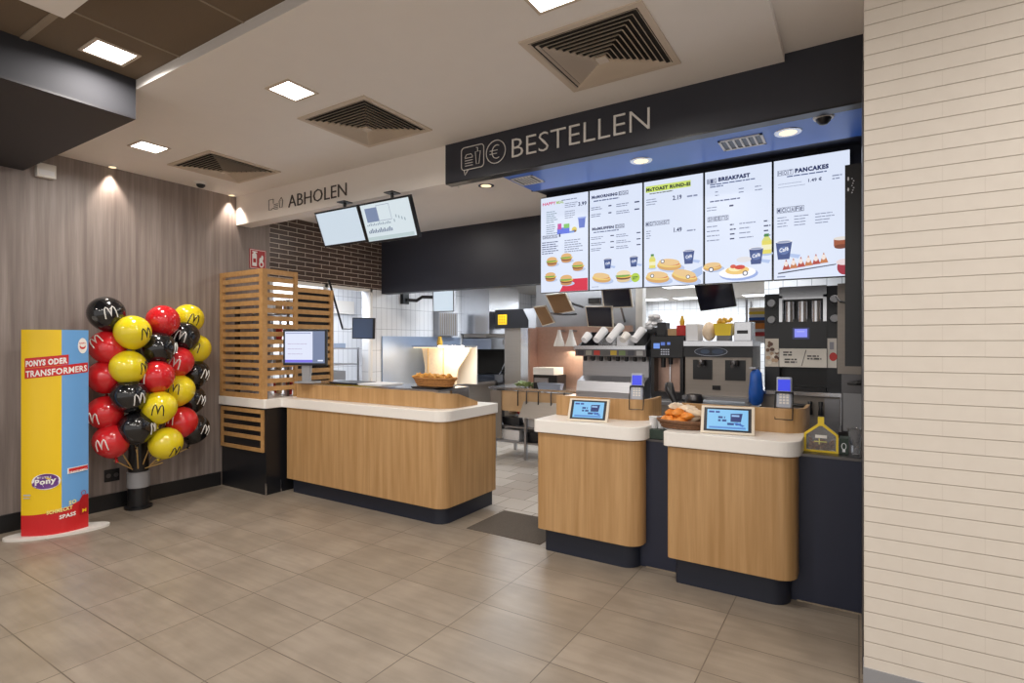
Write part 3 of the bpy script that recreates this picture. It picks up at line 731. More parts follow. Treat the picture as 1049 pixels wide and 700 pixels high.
# ================================================================== BALLOONS
t = thing('balloon_stand', 'black column balloon stand with grey cuff against the veneer wall', 'balloon stand', (-5.56, 2.42, 0))
bx, by = -5.56, 2.42
MB().lathe([(.11, 0), (.11, .02), (.085, .03), (.085, .19)], (bx, by, 0), 28).build('foot', 'black_plastic', t, smooth=True)
MB().lathe([(.085, .19), (.09, .195), (.09, .33), (.082, .335)], (bx, by, 0), 28).build('cuff', 'grey_plastic', t, smooth=True)
MB().lathe([(.08, .335), (.085, .36), (.078, .5), (.09, .62), (.07, .75), (.05, 1.1), (.05, 1.68), (0, 1.7)], (bx, by, 0), 24).build('column', 'black_plastic', t, smooth=True)
BR = .139
def arches(sc_=1.0):
    P = []
    def hump(x0):
        for k in range(9):
            s_ = k / 8; P.append((x0 + .04 * s_, .10 * (1 - abs(2 * s_ - 1) ** 2.6) * (1 if 0 < s_ < 1 else .0)))
    hump(-.04); hump(0.0)
    P = [(-.042, -.05), (-.04, .0), (-.034, .032), (-.024, .045), (-.014, .032), (-.005, .0), (0, -.035), (.005, .0), (.014, .032), (.024, .045), (.034, .032), (.04, 0), (.042, -.05)]
    return [(x * sc_, y * sc_) for x, y in P]
protos = {}
def balloon_proto(colr):
    root = bpy.data.objects.new('balloon', None); C.objects.link(root)
    prof = [(0, -BR * 1.18), (.012, -BR * 1.17)]
    for k in range(1, 20):
        th = -PI / 2 + PI * (k + .8) / 20.8; r = BR * math.cos(th); z = BR * math.sin(th)
        if z < 0: z *= 1.13; r *= 1 - .10 * (z / (BR * 1.13)) ** 2
        prof.append((r, z))
    prof.append((0, BR))
    body = MB().lathe(prof, seg=32); o = body.build('skin', 'balloon_' + colr, root, smooth=True)
    MB().lathe([(0, -.202), (.016, -.198), (.008, -.185), (.012, -.165)], seg=12).build('knot', 'balloon_' + colr, root, smooth=True)
    m = MB(); pts = []
    for x, y in arches():
        y += .01
        d = math.sqrt(max(0, BR * BR - x * x - y * y)); pts.append((x, -d * 1.0 - .0005, y))
    m.tube(pts, .0048, 6)
    m.build('arches_print', 'black_plastic' if colr == 'yellow' else 'white_print', root, smooth=True)
    return root
BL_ = [  # u, v, colour, plane x, yaw, tilt, label
 (109, 321, 'black', -5.35, 60, -25, 'black balloon, topmost of the bunch on the side of the standee'),
 (136, 340, 'yellow', -5.22, 95, 0, 'yellow balloon just below the topmost black one'),
 (167, 328.5, 'red', -5.33, -120, 10, 'red balloon at the top of the bunch between two yellow ones'),
 (193, 326.5, 'yellow', -5.50, 70, 20, 'yellow balloon topmost on the side of the slatted screen'),
 (188, 344.5, 'black', -5.42, 35, 25, 'black balloon under the topmost yellow one by the screen side'),
 (110, 355.5, 'red', -5.38, 20, -160, 'red balloon uppermost in the column of red ones beside the standee'),
 (163, 356.5, 'black', -5.26, 130, -20, 'black balloon in the upper middle touching two red ones'),
 (200.5, 357, 'yellow', -5.52, 40, 20, 'small-looking yellow balloon peeking out beside a black one near the wall'),
 (182, 370.5, 'red', -5.36, 35, 25, 'red balloon with clear white arches below the upper black pair'),
 (131.5, 376, 'yellow', -5.24, 110, 0, 'yellow balloon in the middle of the bunch above a black one'),
 (199, 382.5, 'black', -5.52, 100, 0, 'black balloon half hidden behind the red one near the wall'),
 (108, 386, 'red', -5.40, 170, 60, 'red balloon, second from top in the red column beside the standee'),
 (161, 385.5, 'red', -5.22, -20, 20, 'red balloon at the centre of the whole bunch'),
 (183, 399.5, 'yellow', -5.34, 25, -20, 'yellow balloon with dark arches below the red one with white arches'),
 (132.5, 405, 'black', -5.24, 80, 10, 'black balloon at the centre of the bunch under a yellow one'),
 (195, 409, 'black', -5.52, 100, 0, 'black balloon half hidden behind a yellow one near the wall'),
 (163.5, 417, 'yellow', -5.20, 40, -10, 'yellow balloon in the lower middle with dark arches near its rim'),
 (107.5, 422.5, 'red', -5.40, 0, 25, 'red balloon, third in the red column beside the standee'),
 (186, 432, 'red', -5.34, -10, -30, 'red balloon low in the bunch on the side of the slatted screen'),
 (140, 438, 'black', -5.26, 120, 0, 'black balloon, lowest in front of the stand column'),
 (199, 439, 'black', -5.52, 100, 0, 'black balloon lowest of those half hidden near the wall'),
 (114, 451.5, 'red', -5.36, 12, -20, 'red balloon, lowest in the red column beside the standee'),
 (170, 454, 'yellow', -5.24, 90, 60, 'yellow balloon, lowest of the whole bunch')]
for (u, v, colr, X, yaw, tilt, lab) in BL_:
    p = Vector(atx(u, v, X))
    if colr in protos: o = copy_tree(protos[colr])
    else: o = protos[colr] = balloon_proto(colr)
    o.location = p
    # stem points to the column; printed side roughly towards the room
    face = math.atan2(-p.y, -p.x) + math.radians(90)
    d = Vector((bx, by, p.z - .35)) - p
    q = (-d).to_track_quat('Z', 'Y').to_matrix().to_4x4()
    e = Matrix.Rotation(math.radians(tilt) * .35, 4, 'Y') @ Matrix.Rotation(face + math.radians(yaw - 45) * .9, 4, 'Z')
    lean = Vector((0, 0, 1)).rotation_difference((-d).normalized()).to_matrix().to_4x4()
    lean = Matrix().lerp(lean, .35)
    o.rotation_mode = 'QUATERNION'; o.rotation_quaternion = (lean @ e).to_quaternion()
    tag(o, lab, 'balloon', 'balloons on the stand')
# sticks of the balloons
for k, (u, v, colr, X, yaw, tilt, lab) in enumerate(BL_):
    p = Vector(atx(u, v, X)); zb = max(.36, p.z - .55)
    d = Vector((bx - p.x, by - p.y, 0)).normalized()
    end = Vector((bx, by, zb)) - d * .07
    MB().tube([p + Vector((0, 0, -.18)) + d * .04, end], .0055, 6).build('stick', 'stick_gold', t)

# ================================================================== MENU SCREENS
MX0, MW, MZ0, MZ1, MY = -2.352, .4635, 1.938, 2.768, 4.2
NV = (30, 44, 92); SC = (222, 231, 250); GR = (128, 140, 176); W1 = (250, 250, 255)
def burger(a, x, y, s, bun=(198, 140, 84), top=(224, 176, 116)):
    a.ell(x + .25 * s, y - .55 * s, 1.15 * s, .35 * s, (186, 200, 230))
    a.ell(x, y - .42 * s, .95 * s, .38 * s, bun); a.ell(x, y - .15 * s, 1.05 * s, .3 * s, (120, 66, 40)); a.ell(x + .1 * s, y, 1.1 * s, .22 * s, (236, 190, 80)); a.ell(x - .1 * s, y + .08 * s, 1.05 * s, .18 * s, (120, 168, 70))
    a.ell(x, y + .3 * s, .98 * s, .5 * s, top, a0=0, a1=180); a.rect(x - .98 * s, x + .98 * s, y + .18 * s, y + .3 * s, top)
def cup(a, x, y, s, label=True):
    a.poly([(x - .2 * s, y - .5 * s), (x + 1.3 * s, y - .9 * s), (x + 1.5 * s, y - .55 * s), (x + .3 * s, y - .3 * s)], (176, 196, 236))
    a.poly([(x - .55 * s, y - .9 * s), (x + .5 * s, y - .9 * s), (x + .75 * s, y + .9 * s), (x - .75 * s, y + .9 * s)], (50, 74, 132))
    a.ell(x, y + .9 * s, .78 * s, .16 * s, (236, 238, 244)); a.ell(x, y + .88 * s, .62 * s, .11 * s, (150, 160, 190))
    a.ell(x, y, .5 * s, .42 * s, (88, 112, 168)); a.text('Café', x - .42 * s, y - .2 * s, .42 * s, (240, 242, 250), w=.84 * s, bold=.03, slope=.2)
def bottle(a, x, y, s):
    a.ell(x, y - s, .6 * s, .2 * s, (180, 196, 226)); a.rect(x - .45 * s, x + .45 * s, y - s, y + .3 * s, (226, 214, 96)); a.rect(x - .45 * s, x + .45 * s, y - .6 * s, y - .1 * s, (240, 236, 190)); a.poly([(x - .45 * s, y + .3 * s), (x + .45 * s, y + .3 * s), (x + .2 * s, y + .7 * s), (x - .2 * s, y + .7 * s)], (214, 216, 120)); a.rect(x - .22 * s, x + .22 * s, y + .7 * s, y + s, (58, 128, 66))
def sandwich(a, x, y, s, rot=0):
    a.ell(x + .2 * s, y - .35 * s, 1.2 * s, .4 * s, (182, 198, 230), rot=rot); a.ell(x, y - .15 * s, 1.1 * s, .42 * s, (214, 164, 96), rot=rot); a.ell(x, y, 1.05 * s, .3 * s, (236, 204, 120), rot=rot); a.ell(x + .1 * s, y + .02 * s, .85 * s, .16 * s, (206, 92, 66), rot=rot); a.ell(x, y + .18 * s, .95 * s, .3 * s, (232, 196, 140), rot=rot)
def outlined(a, t, x, y, h, w, col=NV):
    n = len(t); cw = w / n
    for i, ch in enumerate(t):
        if ch == ' ': continue
        a.outline(x + i * cw, x + (i + .9) * cw, y - h * .15, y + h * 1.15, .0022, col)
        a.text(ch, x + i * cw + cw * .18, y, h, col, w=cw * .55, bold=.01)
menus = [('menu screen with burgers and a red corner, first of the row from the pick-up side'), ('menu screen headed McMORNING with two coffee cups'), ('menu screen headed McTOAST RUND-EI on a green marker stripe'), ('menu screen headed BREAKFAST with a plate and the word SWEETS'), ('menu screen headed PANCAKES with the word McCAFE, next to the black side panel')]
for i in range(5):
    x0 = MX0 + i * MW; W = MW - .006; H = MZ1 - MZ0
    t = thing('menu_screen', menus[i], 'menu screen', (x0 + W / 2, MY, MZ0), 'menu screens above the order counter')
    MB().box(x0, x0 + W, MY, MY + .05, MZ0, MZ1).build('housing', 'black_plastic', t)
    MB().box(x0 + W / 2 - .04, x0 + W / 2 + .04, MY + .05, MY + .08, MZ0 + .3, 3.0).build('hanger', 'black_plastic', t)
    a = Art(lambda x, y, l, x0=x0: Vector((x0 + x, MY - .0006 - l, MZ0 + y)), .00012)
    a.rect(.004, W - .004, .004, H - .004, SC)
    X = lambda f: .004 + f * (W - .008); Y = lambda f: H - .004 - f * (H - .008)
    if i == 0:
        a.text('HAPPY', X(.04), Y(.08), .026, (214, 60, 120), w=.13, bold=.03); a.text('MEAL', X(.34), Y(.08), .024, (160, 190, 80), w=.07, bold=.03)
        a.bars(X(.45), Y(.045), .22, 1, .02, .008, seed=1); a.bars(X(.52), Y(.085), .12, 3, .016, .006, seed=2); a.text('3.99', X(.80), Y(.135), .034, NV, w=.075, bold=.03)
        a.bars(X(.12), Y(.15), .12, 6, .018, .006, (110, 140, 160), seed=3); a.bars(X(.12), Y(.29), .12, 5, .018, .006, (110, 130, 160), seed=4); a.bars(X(.52), Y(.17), .11, 4, .018, .006, seed=5)
        a.rect(X(.36), X(.62), Y(.40), Y(.335), (84, 110, 224)); a.rect(X(.37), X(.45), Y(.35), Y(.29), (196, 60, 150)); a.rect(X(.5), X(.62), Y(.345), Y(.30), (120, 190, 90)); a.ell(X(.72), Y(.37), .024, .024, (220, 200, 90)); a.ell(X(.72), Y(.385), .02, .01, (120, 80, 50))
        a.poly([(X(.82), Y(.36)), (X(.93), Y(.36)), (X(.95), Y(.26)), (X(.80), Y(.26))], (92, 116, 200)); a.rect(X(.79), X(.96), Y(.265), Y(.25), (150, 170, 230)); a.rect(X(.62), X(.72), Y(.40), Y(.38), (110, 150, 220))
        outlined(a, 'SNACKS', X(.04), Y(.43), .022, .15); a.text('1', X(.40), Y(.43), .03, NV, w=.014, bold=.04)
        a.bars(X(.03), Y(.47), .17, 6, .019, .0075, (70, 84, 130), seed=6); a.bars(X(.52), Y(.47), .2, 6, .019, .0075, seed=7)
        for (fx, fy) in ((.25, .68), (.56, .655), (.80, .75)): burger(a, X(fx), Y(fy), .05)
        a.poly([(X(.42), Y(1)), (X(1), Y(1)), (X(1), Y(.875)), (X(.55), Y(.875))], (214, 30, 66))
        burger(a, X(.22), Y(.84), .05); burger(a, X(.56), Y(.885), .056)
    if i == 1:
        a.text('McMORNING', X(.04), Y(.085), .026, NV, w=.225, bold=.06); outlined(a, 'EGG', X(.56), Y(.085), .026, .085); a.bars(X(.08), Y(.105), .32, 1, .02, .009, (80, 96, 140), seed=8)
        for (fx, s_) in ((.03, 1), (.52, 2)):
            for q in (.17, .24): a.bars(X(fx), Y(q), .12, 2, .016, .007, seed=int(q * 100) + s_); a.bars(X(fx + .34), Y(q), .04, 1, .016, .01, NV, seed=s_)
        a.text('McMUFFIN', X(.05), Y(.405), .024, NV, w=.19, bold=.06); outlined(a, 'EGG', X(.5), Y(.405), .024, .08); a.bars(X(.08), Y(.42), .28, 1, .02, .008, (80, 96, 140), seed=9)
        for (fx, s_) in ((.03, 1), (.52, 2)):
            for q in (.47, .53, .585): a.bars(X(fx), Y(q), .13, 2, .015, .006, seed=int(q * 100) + s_); a.bars(X(fx + .38), Y(q), .035, 1, .016, .008, NV, seed=s_ + 4)
        cup(a, X(.36), Y(.75), .045); cup(a, X(.85), Y(.75), .045)
        sandwich(a, X(.24), Y(.88), .075, -8); burger(a, X(.66), Y(.885), .06, (222, 196, 150), (238, 216, 176)); a.ell(X(.88), Y(.905), .036, .036, (176, 206, 60)); a.bars(X(.83), Y(.895), .045, 2, .014, .008, (60, 110, 30), seed=2)
        a.bars(X(.05), Y(.97), .09, 1, .01, .004, seed=3)
    if i == 2:
        a.rect(X(.03), X(.80), Y(.105), Y(.045), (206, 226, 110)); a.text('McTOAST', X(.04), Y(.095), .028, (34, 44, 50), w=.17, bold=.06); a.text('RUND-EI', X(.45), Y(.095), .028, (34, 44, 50), w=.155, bold=.06); a.bars(X(.1), Y(.115), .26, 1, .01, .007, (80, 90, 60), seed=4)
        a.bars(X(.04), Y(.17), .09, 3, .019, .006, seed=5); a.text('2.19', X(.5), Y(.21), .036, NV, w=.068, bold=.03); a.bars(X(.74), Y(.185), .09, 1, .01, .012, seed=6)
        outlined(a, 'McTOAST', X(.03), Y(.42), .026, .19); a.bars(X(.04), Y(.47), .05, 4, .018, .006, seed=7); a.text('1.49', X(.52), Y(.51), .036, NV, w=.06, bold=.03); a.bars(X(.74), Y(.5), .09, 1, .01, .01, seed=8)
        a.poly([(X(.72), Y(.9)), (X(.99), Y(.84)), (X(.99), Y(.91)), (X(.82), Y(.97))], (170, 192, 232)); bottle(a, X(.15), Y(.76), .055)
        cup(a, X(.77), Y(.75), .056); sandwich(a, X(.44), Y(.80), .085, -6); sandwich(a, X(.24), Y(.91), .085, -6); sandwich(a, X(.70), Y(.915), .09, -14)
        for q in ((.33, .77), (.15, .9), (.76, .93)): a.ell(X(q[0]), Y(q[1]), .015, .015, (40, 50, 80)); a.ell(X(q[0]), Y(q[1]), .01, .01, W1)
    if i == 3:
        outlined(a, 'BIG', X(.03), Y(.105), .028, .07); a.text('BREAKFAST', X(.21), Y(.10), .031, NV, w=.215, bold=.065); a.bars(X(.08), Y(.115), .36, 1, .01, .008, (80, 96, 140), seed=5); a.bars(X(.08), Y(.135), .1, 1, .01, .008, (80, 96, 140), seed=6)
        a.bars(X(.16), Y(.185), .03, 2, .025, .007, seed=7); a.bars(X(.52), Y(.185), .05, 2, .025, .007, seed=8); a.bars(X(.76), Y(.185), .05, 2, .025, .007, seed=9)
        a.bars(X(.08), Y(.265), .25, 1, .01, .009, (70, 84, 130), seed=10); a.bars(X(.03), Y(.32), .09, 2, .02, .006, seed=11); a.bars(X(.38), Y(.32), .035, 1, .02, .012, NV, seed=12)
        outlined(a, 'SWEETS', X(.04), Y(.445), .028, .15); 
        for (fx, s_) in ((.03, 1), (.53, 2)): a.bars(X(fx), Y(.49), .11, 4, .034, .007, seed=20 + s_); a.bars(X(fx + .36), Y(.49), .045, 4, .034, .009, NV, seed=30 + s_)
        bottle(a, X(.93), Y(.69), .07); cup(a, X(.78), Y(.79), .062)
        a.ell(X(.12), Y(.87), .075, .03, W1); sandwich(a, X(.12), Y(.85), .06); a.ell(X(.6), Y(.81), .05, .02, (224, 222, 226)); a.ell(X(.52), Y(.935), .13, .045, (150, 172, 226)); a.ell(X(.50), Y(.92), .125, .042, W1); a.ell(X(.5), Y(.90), .08, .03, (238, 200, 120)); a.ell(X(.47), Y(.885), .045, .02, (250, 236, 180)); a.ell(X(.54), Y(.875), .035, .016, (206, 60, 46)); a.ell(X(.44), Y(.865), .02, .014, (212, 84, 60))
        for q in ((.1, .88), (.62, .93)): a.ell(X(q[0]), Y(q[1]), .018, .018, (40, 50, 80)); a.ell(X(q[0]), Y(q[1]), .012, .012, W1)
    if i == 4:
        outlined(a, 'HOT', X(.05), Y(.125), .028, .10); a.text('PANCAKES', X(.29), Y(.125), .032, NV, w=.20, bold=.065); a.bars(X(.18), Y(.14), .28, 1, .01, .008, (80, 96, 140), seed=5); a.bars(X(.06), Y(.2), .17, 2, .022, .003, seed=5)
        a.text('1.49 €', X(.47), Y(.215), .024, NV, w=.08, bold=.03); a.bars(X(.78), Y(.185), .06, 2, .02, .008, seed=6)
        outlined(a, 'McCAFÉ', X(.04), Y(.44), .03, .17); a.bars(X(.05), Y(.48), .08, 4, .02, .006, seed=8); a.bars(X(.28), Y(.48), .11, 4, .02, .006, seed=9); a.bars(X(.56), Y(.48), .12, 4, .02, .006, seed=10)
        cup(a, X(.14), Y(.76), .068); a.rect(X(.8), X(.99), Y(.76), Y(.70), (158, 84, 56)); a.ell(X(.895), Y(.70), .045, .012, (226, 220, 214)); a.ell(X(.895), Y(.765), .04, .015, (120, 60, 40))
        a.poly([(X(.06), Y(.945)), (X(.83), Y(.90)), (X(.83), Y(.908)), (X(.06), Y(.956))], (60, 66, 90))
        for q in range(6):
            fx = .12 + q * .10; a.poly([(X(fx), Y(.925 - q * .007)), (X(fx + .11), Y(.92 - q * .007)), (X(fx + .05), Y(.835 - q * .007))], (196, 120, 70) if q % 2 else (176, 66, 56)); a.ell(X(fx + .05), Y(.875 - q * .007), .012, .018, (240, 226, 220))
        a.ell(X(.93), Y(.93), .04, .05, (160, 40, 60)); a.ell(X(.93), Y(.89), .045, .02, (232, 214, 216)); a.rect(X(.05), X(.16), Y(.985), Y(.975), GR)
    a.build('picture', 'art_lit', t)
# screen rail behind the row
tag(MB().box(-2.36, -.02, MY + .055, MY + .075, 2.3, 2.34).build('mounting_rail', 'black_plastic'), 'black rail carrying the row of menu screens', 'rail')
t = thing('side_panel', 'tall black hanging panel with tiny white marks beside the PANCAKES menu screen', 'panel', (-.02, 3.66, 1.37))
MB().box(-.062, .0228, 3.64, 3.70, 1.37, 2.51).build('panel_body', 'black_cabinet_paint', t)
a = Art(lambda x, y, l: Vector((-.062 + x, 3.6392 - l, 1.37 + y))); a.ell(.016, 1.06, .004, .012, W1); a.ell(.016, 1.0, .004, .01, W1)
for q in range(7): a.ell(.034 + .004 * (q % 3), .98 + .013 * q, .004, .004, (190, 190, 196), 8)
a.build('marks', 'art_print', t)

# ================================================================== PICK-UP MONITORS
def tilted_monitor(label, x0, x1, yt, yb, zt, zb, art, name='hanging_monitor', th=.035):
    t = thing(name, label, 'monitor', ((x0 + x1) / 2, yt, zt), 'monitors hung over the pick-up counter')
    n = Vector((0, -(zt - zb), -(yb - yt))).normalized(); ax = Vector((0, yb - yt, zb - zt)); h = ax.length; ax.normalize()
    O = Vector((x0, yt, zt)); W = x1 - x0
    P = lambda x, y, l: O + Vector((1, 0, 0)) * x + ax * (h - y) + n * l
    M = Matrix(((1, 0, 0, 0), (0, 1, 0, 0), (0, 0, 1, 0), (0, 0, 0, 1)))
    up = -ax; M = Matrix(((1, n.x * -1, up.x, O.x + ax.x * h), (0, -n.y, up.y, O.y + ax.y * h), (0, -n.z, up.z, O.z + ax.z * h), (0, 0, 0, 1)))
    MB().xf(M).box(0, W, 0, th, 0, h).build('housing', 'black_plastic', t, bevel=.004)
    a = Art(lambda x, y, l: P(x, y, l + .0006), .0003); art(a, W, h); a.build('picture', 'art_lit', t)
    mid = P(W / 2, h * .6, -th)
    MB().tube([mid, mid + Vector((0, .03, .05)), Vector((mid.x, mid.y + .03, ZS))], .014, 10).box(mid.x - .05, mid.x + .05, mid.y - .02, mid.y + .08, ZS - .008, ZS).build('bracket', 'black_plastic', t)
    return t
def art_blank(a, W, h): a.rect(.018, W - .018, .02, h - .016, (204, 218, 230)); 
def art_pick(a, W, h):
    a.rect(.018, W - .018, .02, h - .016, (214, 226, 232)); a.rect(.06, .20, h * .52, h * .86, (120, 136, 168)); a.outline(.20, .35, h * .52, h * .90, .004, (140, 150, 175))
    for k in range(14):
        x = .05 + k * .021; hh = .02 + .018 * ((k * 7) % 5) / 4; a.rect(x, x + .013, h * .25, h * .25 + hh, (110, 124, 150)); a.rect(x, x + .010, h * .43, h * .43 + hh * .6, (130, 146, 165))
    for k in range(5): a.ell(.38 + k * .03, h * (.48 + .1 * ((k * 3) % 4) / 3), .006, .014, (150, 166, 178))
    a.rect(.03, W - .03, .025, h * .16, (186, 204, 206))
tilted_monitor('light blank monitor hung below the word ABHOLEN', -4.235, -3.665, 3.30, 3.42, 2.70, 2.395, art_blank)
tilted_monitor('monitor with grey picture and lettering, hung nearer the black fascia', -3.655, -3.06, 3.30, 3.42, 2.70, 2.375, art_pick)

# ================================================================== THINGS ON THE COUNTERS
# pick-up side monitor (bump bar screen)
def stand_monitor(label, c, ang, W, h, zb, zs, name='order_monitor'):
    t = thing(name, label, 'monitor', (c[0], c[1], zs))
    M = Matrix.Translation((c[0], c[1], zb)) @ Matrix.Rotation(ang, 4, 'Z')
    MB().xf(M).box(-W / 2, W / 2, 0, .03, 0, h).build('housing', 'black_plastic', t, bevel=.005)
    a = Art(lambda x, y, l: M @ Vector((-W / 2 + x, -.0006 - l, y)), .0003)
    a.rect(.02, W - .02, .022, h - .02, (112, 126, 158)); a.rect(.022, W * .68, .05, h - .024, (224, 230, 250)); a.rect(.03, W * .64, h - .044, h - .034, (150, 160, 200)); a.rect(.022, W * .68, .03, .055, (120, 110, 230))
    a.bars(.05, h * .6, W * .45, 3, .05, .006, (190, 180, 210), seed=2); a.rect(W * .80, W * .92, .04, .055, (226, 232, 250)); a.build('picture', 'art_lit', t)
    MB().xf(M).box(-.05, .05, .03, .05, -.08, h * .5).box(-.10, .10, -.02, .14, zs - zb, zs - zb + .015).box(-.04, .04, .02, .06, zs - zb, .0).build('stand', 'grey_plastic', t)
# counter inner shelf of the pick-up counter
t = tag(MB().box(-4.84, -3.02, 3.61, 4.05, 1.085, 1.102).box(-4.84, -4.82, 3.61, 4.05, .946, 1.085).box(-3.04, -3.02, 3.8, 4.05, .946, 1.085).box(-4.0, -3.98, 3.8, 4.05, .946, 1.085).build('pickup_shelf', 'steel_bright'), 'steel shelf behind the oak upstand of the pick-up counter', 'shelf')
stand_monitor('small order monitor with a white list, standing on the pick-up shelf by the slatted screen', (-4.665, 3.525), math.radians(25), .46, .36, 1.28, 1.102)
for k, (x, w_, mt, lab) in enumerate(((-4.25, .34, 'black_plastic', 'black tray lying on the pick-up shelf next to the monitor'), (-3.86, .30, 'paper_white', 'white paper pad lying midway on the pick-up shelf'), (-3.2, .26, 'black_plastic', 'black tray under the basket of fries on the pick-up shelf'))):
    o = MB().frustum((x - w_ / 2, x + w_ / 2, 3.63, 3.9), (x - w_ / 2 - .012, x + w_ / 2 + .012, 3.62, 3.91), 1.103, 1.118).build('tray', mt); tag(o, lab, 'tray')
# basket of fried snacks
def basket(label, x, y, z, rx, ry, h, mat, name='wicker_basket'):
    t = thing(name, label, 'basket', (x, y, z))
    m = MB(); m.lathe([(.0, 0), (.78, 0), (.82, .0), (.9, .5 * h), (1.0, h), (1.03, h + .004), (.97, h), (.86, .5 * h), (.78, .012), (0, .012)], (x, y, z), 36, rx, ry)
    m.build('bowl', mat, t, smooth=True)
    m = MB()
    for k in range(int(h / .016)):
        f = .82 + .19 * (k + .5) * .016 / h
        m.tube([(x + rx * f * math.cos(a * PI / 18), y + ry * f * math.sin(a * PI / 18), z + (k + .5) * .016 + .003 * (a % 2)) for a in range(36)], .0065, 6, True)
    m.tube([(x + rx * 1.01 * math.cos(a * PI / 18), y + ry * 1.01 * math.sin(a * PI / 18), z + h) for a in range(36)], .009, 6, True)
    m.build('weave', mat, t, smooth=True); return t
basket('light wicker basket of fries on the pick-up shelf in front of the lit fry station', -3.19, 3.77, 1.119, .23, .11, .072, 'wicker_light')
r = random.Random(3); m = MB()
for k in range(90):
    x = -3.19 + r.uniform(-.19, .19); y = 3.77 + r.uniform(-.07, .07); z = 1.178 + r.uniform(0, .045); M = Matrix.Translation((x, y, z)) @ Euler((r.uniform(-.5, .5), r.uniform(-.5, .5), r.uniform(0, 3))).to_matrix().to_4x4()
    m.xf(M).box(-.03, .03, -.005, .005, -.005, .005)
tag(m.build('fries', 'fries_gold'), 'heap of fries filling the light wicker basket', 'fries', kind='stuff')
# tablets
def tablet(label, x, y, z, ang, W=.29, h=.175):
    t = thing('counter_tablet', label, 'tablet', (x, y, z), 'customer tablets on the order counters')
    M = Matrix.Translation((x, y, z)) @ Matrix.Rotation(ang, 4, 'Z') @ Matrix.Rotation(math.radians(-28), 4, 'X')
    MB().xf(M).prism(roundpoly([(-W / 2, 0), (W / 2, 0), (W / 2, .022), (-W / 2, .022)], .004, 3), .004, h).build('casing', 'beige_plastic', t, bevel=.006)
    B = Matrix.Translation((x, y, z)) @ Matrix.Rotation(ang, 4, 'Z')
    MB().xf(B).extrude([(-W / 2 + .02, .012, 0), (-W / 2 + .02, .10, 0), (-W / 2 + .02, .085, .13)], (W - .04, 0, 0)).build('stand', 'beige_plastic', t)
    a = Art(lambda xx, yy, l: M @ Vector((-W / 2 + xx, -.0006 - l, .004 + yy)), .0003)
    a.rect(.018, W - .018, .014, h - .018, (16, 18, 30)); a.rect(.036, W - .036, .026, h - .03, (132, 196, 240)); a.build('bezel', 'art_lit', t)
    a = Art(lambda xx, yy, l: M @ Vector((-W / 2 + xx, -.0016 - l, .004 + yy)), .0003)
    a.bars(.046, h - .04, .09, 1, .02, .012, (40, 70, 150), seed=3); a.bars(.10, h * .60, .05, 2, .02, .013, (30, 60, 130), seed=9); 
    a.poly([(W * .56, h * .42), (W * .75, h * .42), (W * .78, h * .72), (W * .56, h * .70)], (30, 50, 110)); a.rect(W * .58, W * .72, h * .60, h * .66, (150, 190, 235)); a.bars(W * .5, h * .38, .09, 1, .02, .014, (30, 60, 130), seed=5)
    a.poly([(W * .6, h * .38), (W * .78, h * .26), (W * .82, h * .30), (W * .68, h * .40)], (60, 110, 190)); a.rect(.05, W - .05, .032, .044, (90, 140, 210)); a.build('display', 'art_lit', t)
    return t
tablet('small light-framed tablet with blue screen on the narrower order counter', -1.60, 3.515, .951, math.radians(9))
tablet('small light-framed tablet with blue screen on the wider order counter beside the snack basket', -.665, 3.475, .951, math.radians(8), .305, .185)
# card terminals on wire holders
def terminal(label, x, y, z, ang, lean):
    t = thing('card_terminal', label, 'card terminal', (x, y, z), 'card terminals')
    M = Matrix.Translation((x, y, z)) @ Matrix.Rotation(ang, 4, 'Z') @ Matrix.Rotation(lean, 4, 'X')
    MB().xf(M).prism(roundpoly([(-.043, -.018), (.043, -.018), (.043, .022), (-.043, .022)], .012, 4), .0, .19).build('casing', 'terminal_grey', t, bevel=.006, smooth=True)
    MB().xf(M).box(-.034, .034, -.0205, -.018, .105, .175).build('display', 'lcd_blue', t)
    m = MB().xf(M)
    for i in range(3):
        for j in range(4): m.box(-.026 + i * .019, -.012 + i * .019, -.0215, -.018, .025 + j * .017, .037 + j * .017)
    m.build('keys', 'white_plastic', t)
    m = MB().xf(M)
    m.tube([(-.048, -.01, .10), (-.05, -.025, .02), (-.048, -.03, -.07), (.048, -.03, -.07), (.05, -.025, .02), (.048, -.01, .10)], .004, 8)
    m.tube([(-.045, .0, .09), (-.045, -.028, .095), (.045, -.028, .095), (.045, .0, .09)], .006, 8)
    m.build('wire_holder', 'black_plastic', t, smooth=True)
    return t
terminal('card terminal leaning on the upstand of the narrower order counter', -1.335, 3.79, 1.095, math.radians(12), math.radians(-10))
terminal('upright card terminal on the upstand of the wider order counter', -.385, 3.76, 1.10, math.radians(2), math.radians(-6))
# coiled handset beside the first terminal
o = MB().tube([(-1.16, 3.98, 1.2), (-1.15, 3.95, 1.17), (-1.12, 3.93, 1.12), (-1.08, 3.92, 1.04)], [.03, .035, .025, .018], 10).build('barcode_scanner', 'black_plastic', smooth=True)
tag(o, 'black hand scanner behind the gap between the order counters', 'scanner')
t = tag(MB().lathe([(.06, 0), (.06, .012), (.02, .02), (.016, .18)], (-1.09, 3.95, .861), 16).build('scanner_stand', 'black_plastic', smooth=True), 'black foot carrying the hand scanner between the order counters', 'stand')
